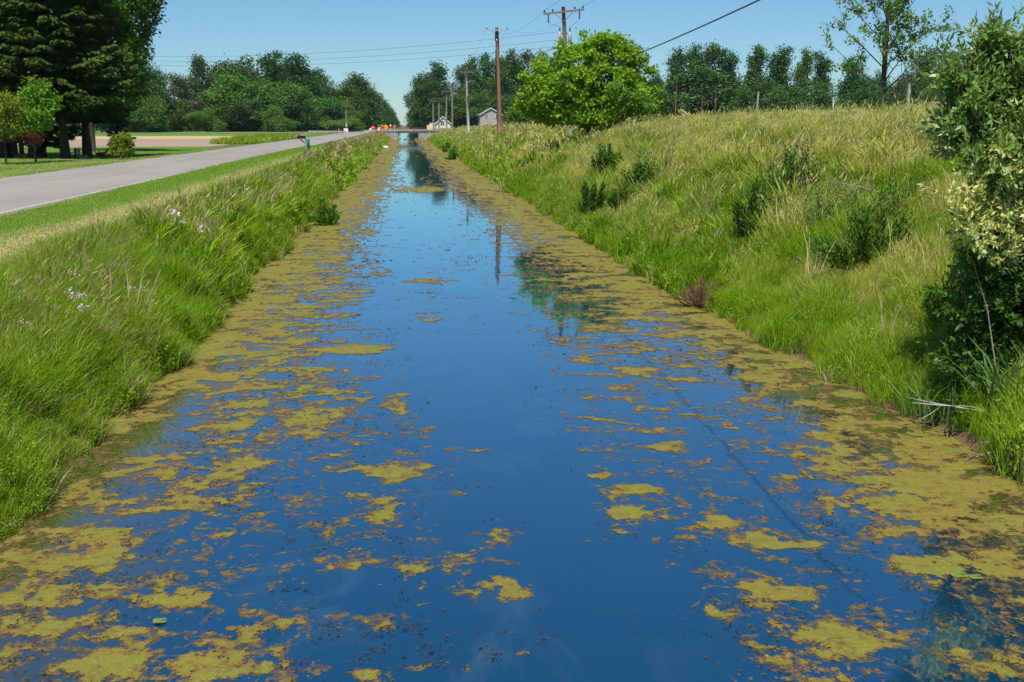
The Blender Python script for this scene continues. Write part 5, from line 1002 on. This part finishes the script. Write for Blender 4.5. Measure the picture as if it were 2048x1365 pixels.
# floating boards and litter
for px, py, w_, lab in [(766.5, 295.5, 1.4, 'white foam board floating on algae along the far left bank'), (776.5, 276, .7, 'smaller white board floating near the far bridge')]:
    d = cF * FPX + cR * (px - 1024) - cU * (py - 682.5); k = -CAMZ / d[2]
    fb = MB().box((0, 0, .08), (w_, 1.6, .16), bev=.1).build('foam_board', M_foam, None, False, (d[0] * k, d[1] * k, 0)); fb.rotation_euler = (.12, .03, .2); tag(fb, lab, 'board', 'floating boards')
for i, (px, py, s) in enumerate([(960, 352, .28), (972, 361, .35), (979, 366, .3)]):
    q = P(px, py, 74 - 3 * i); rock('rock', (float(edgeR(74 - 3 * i)) + .1, 74 - 3 * i, .1), (s, s * .9, s * .7), 30 + i, M_stone, ('pale stone at the right waterline, farthest of three', 'pale stone at the right waterline, largest and in the middle of three', 'pale stone at the right waterline, nearest of three')[i], 'stones at the waterline')
for i, (px, py, rd, lab) in enumerate([(925, 1010 + 236, .0, ''), ]): pass
r = RNG(161); mb_pads = [(1500, 1240 - 90 + 8, 'x')]
for i, (px, py, rd, lab) in enumerate([(1918, 1153, .065, 'green lily pad at the tip of a mat near the shaded right corner'), (1952, 1157, .055, 'small green lily pad next to the shaded right corner'), (320, 1245, .05, 'green lily pad among the near left algae mats')]):
    d = cF * FPX + cR * (px - 1024) - cU * (py - 682.5); k = -CAMZ / d[2]; a = np.linspace(.25, 2 * PI - .1, 18)
    V = np.concatenate([[[0, 0, 0]], np.stack([np.cos(a) * rd, np.sin(a) * rd, .004 * np.sin(3 * a)], -1)]); mb = MB().add(V, [(0, j, j + 1) for j in range(1, 18)])
    tag(mb.build('lily_pad', plain('olive pad', (.13, .17, .035), .5, .3, .3, 20), None, False, (d[0] * k, d[1] * k, .014)), lab, 'lily pad', 'lily pads')

hz = bpy.data.materials.new('haze air'); hz.use_nodes = True; hz.node_tree.nodes.clear()
hv = hz.node_tree.nodes.new('ShaderNodeVolumePrincipled'); hv.inputs['Color'].default_value = (.80, .90, 1, 1); hv.inputs['Density'].default_value = .000045
ho = hz.node_tree.nodes.new('ShaderNodeOutputMaterial'); hz.node_tree.links.new(hv.outputs[0], ho.inputs['Volume'])
tag(MB().box((0, 2995, 19.5), (6100, 6100, 45)).build('haze', hz), kind='stuff')

# ------------------------------------------------------------------ light, sky, camera
SUN_EL, SUN_AZ = math.radians(65), math.radians(199)      # azimuth clockwise from +Y (the way the camera looks)
sd = Vector((math.sin(SUN_AZ) * math.cos(SUN_EL), math.cos(SUN_AZ) * math.cos(SUN_EL), math.sin(SUN_EL)))
sl = bpy.data.lights.new('sun', 'SUN'); sl.energy = 5.0; sl.angle = math.radians(.5); sl.color = (1, .955, .88)
so = bpy.data.objects.new('sun', sl); COL.objects.link(so); so.rotation_euler = sd.to_track_quat('Z', 'Y').to_euler(); so.location = (0, 0, 50)
w = bpy.data.worlds.new('World'); scene.world = w; w.use_nodes = True; nt = w.node_tree; bg = nt.nodes['Background']
sky = nt.nodes.new('ShaderNodeTexSky'); sky.sky_type = 'NISHITA'; sky.sun_disc = False; sky.sun_elevation = SUN_EL; sky.sun_rotation = SUN_AZ; sky.air_density = 1.0; sky.dust_density = 0.0; sky.ozone_density = 4.0; sky.altitude = 0
tn = nt.nodes.new('ShaderNodeMix'); tn.data_type = 'RGBA'; tn.blend_type = 'MULTIPLY'; tn.inputs[0].default_value = 1.0; tn.inputs[7].default_value = (.69, .96, 1.17, 1)
nt.links.new(sky.outputs[0], tn.inputs[6]); nt.links.new(tn.outputs[2], bg.inputs[0]); bg.inputs[1].default_value = .069
cam = bpy.data.cameras.new('camera'); cam.lens = FPX / 2048 * 36; cam.sensor_width = 36; cam.clip_end = 9000; cam.clip_start = .05
co = bpy.data.objects.new('camera', cam); COL.objects.link(co); co.location = (0, 0, CAMZ); co.rotation_euler = (PI / 2 - PITCH, 0, -YAW); scene.camera = co
vs = scene.view_settings; scene.display_settings.display_device = 'sRGB'; vs.view_transform = 'Standard'; vs.look = 'None'; vs.exposure = 0.38; vs.gamma = 1.0; vs.use_curve_mapping = False
scene.cycles.max_bounces = 6; scene.cycles.diffuse_bounces = 2; scene.cycles.glossy_bounces = 3; scene.cycles.transmission_bounces = 3; scene.cycles.use_denoising = True
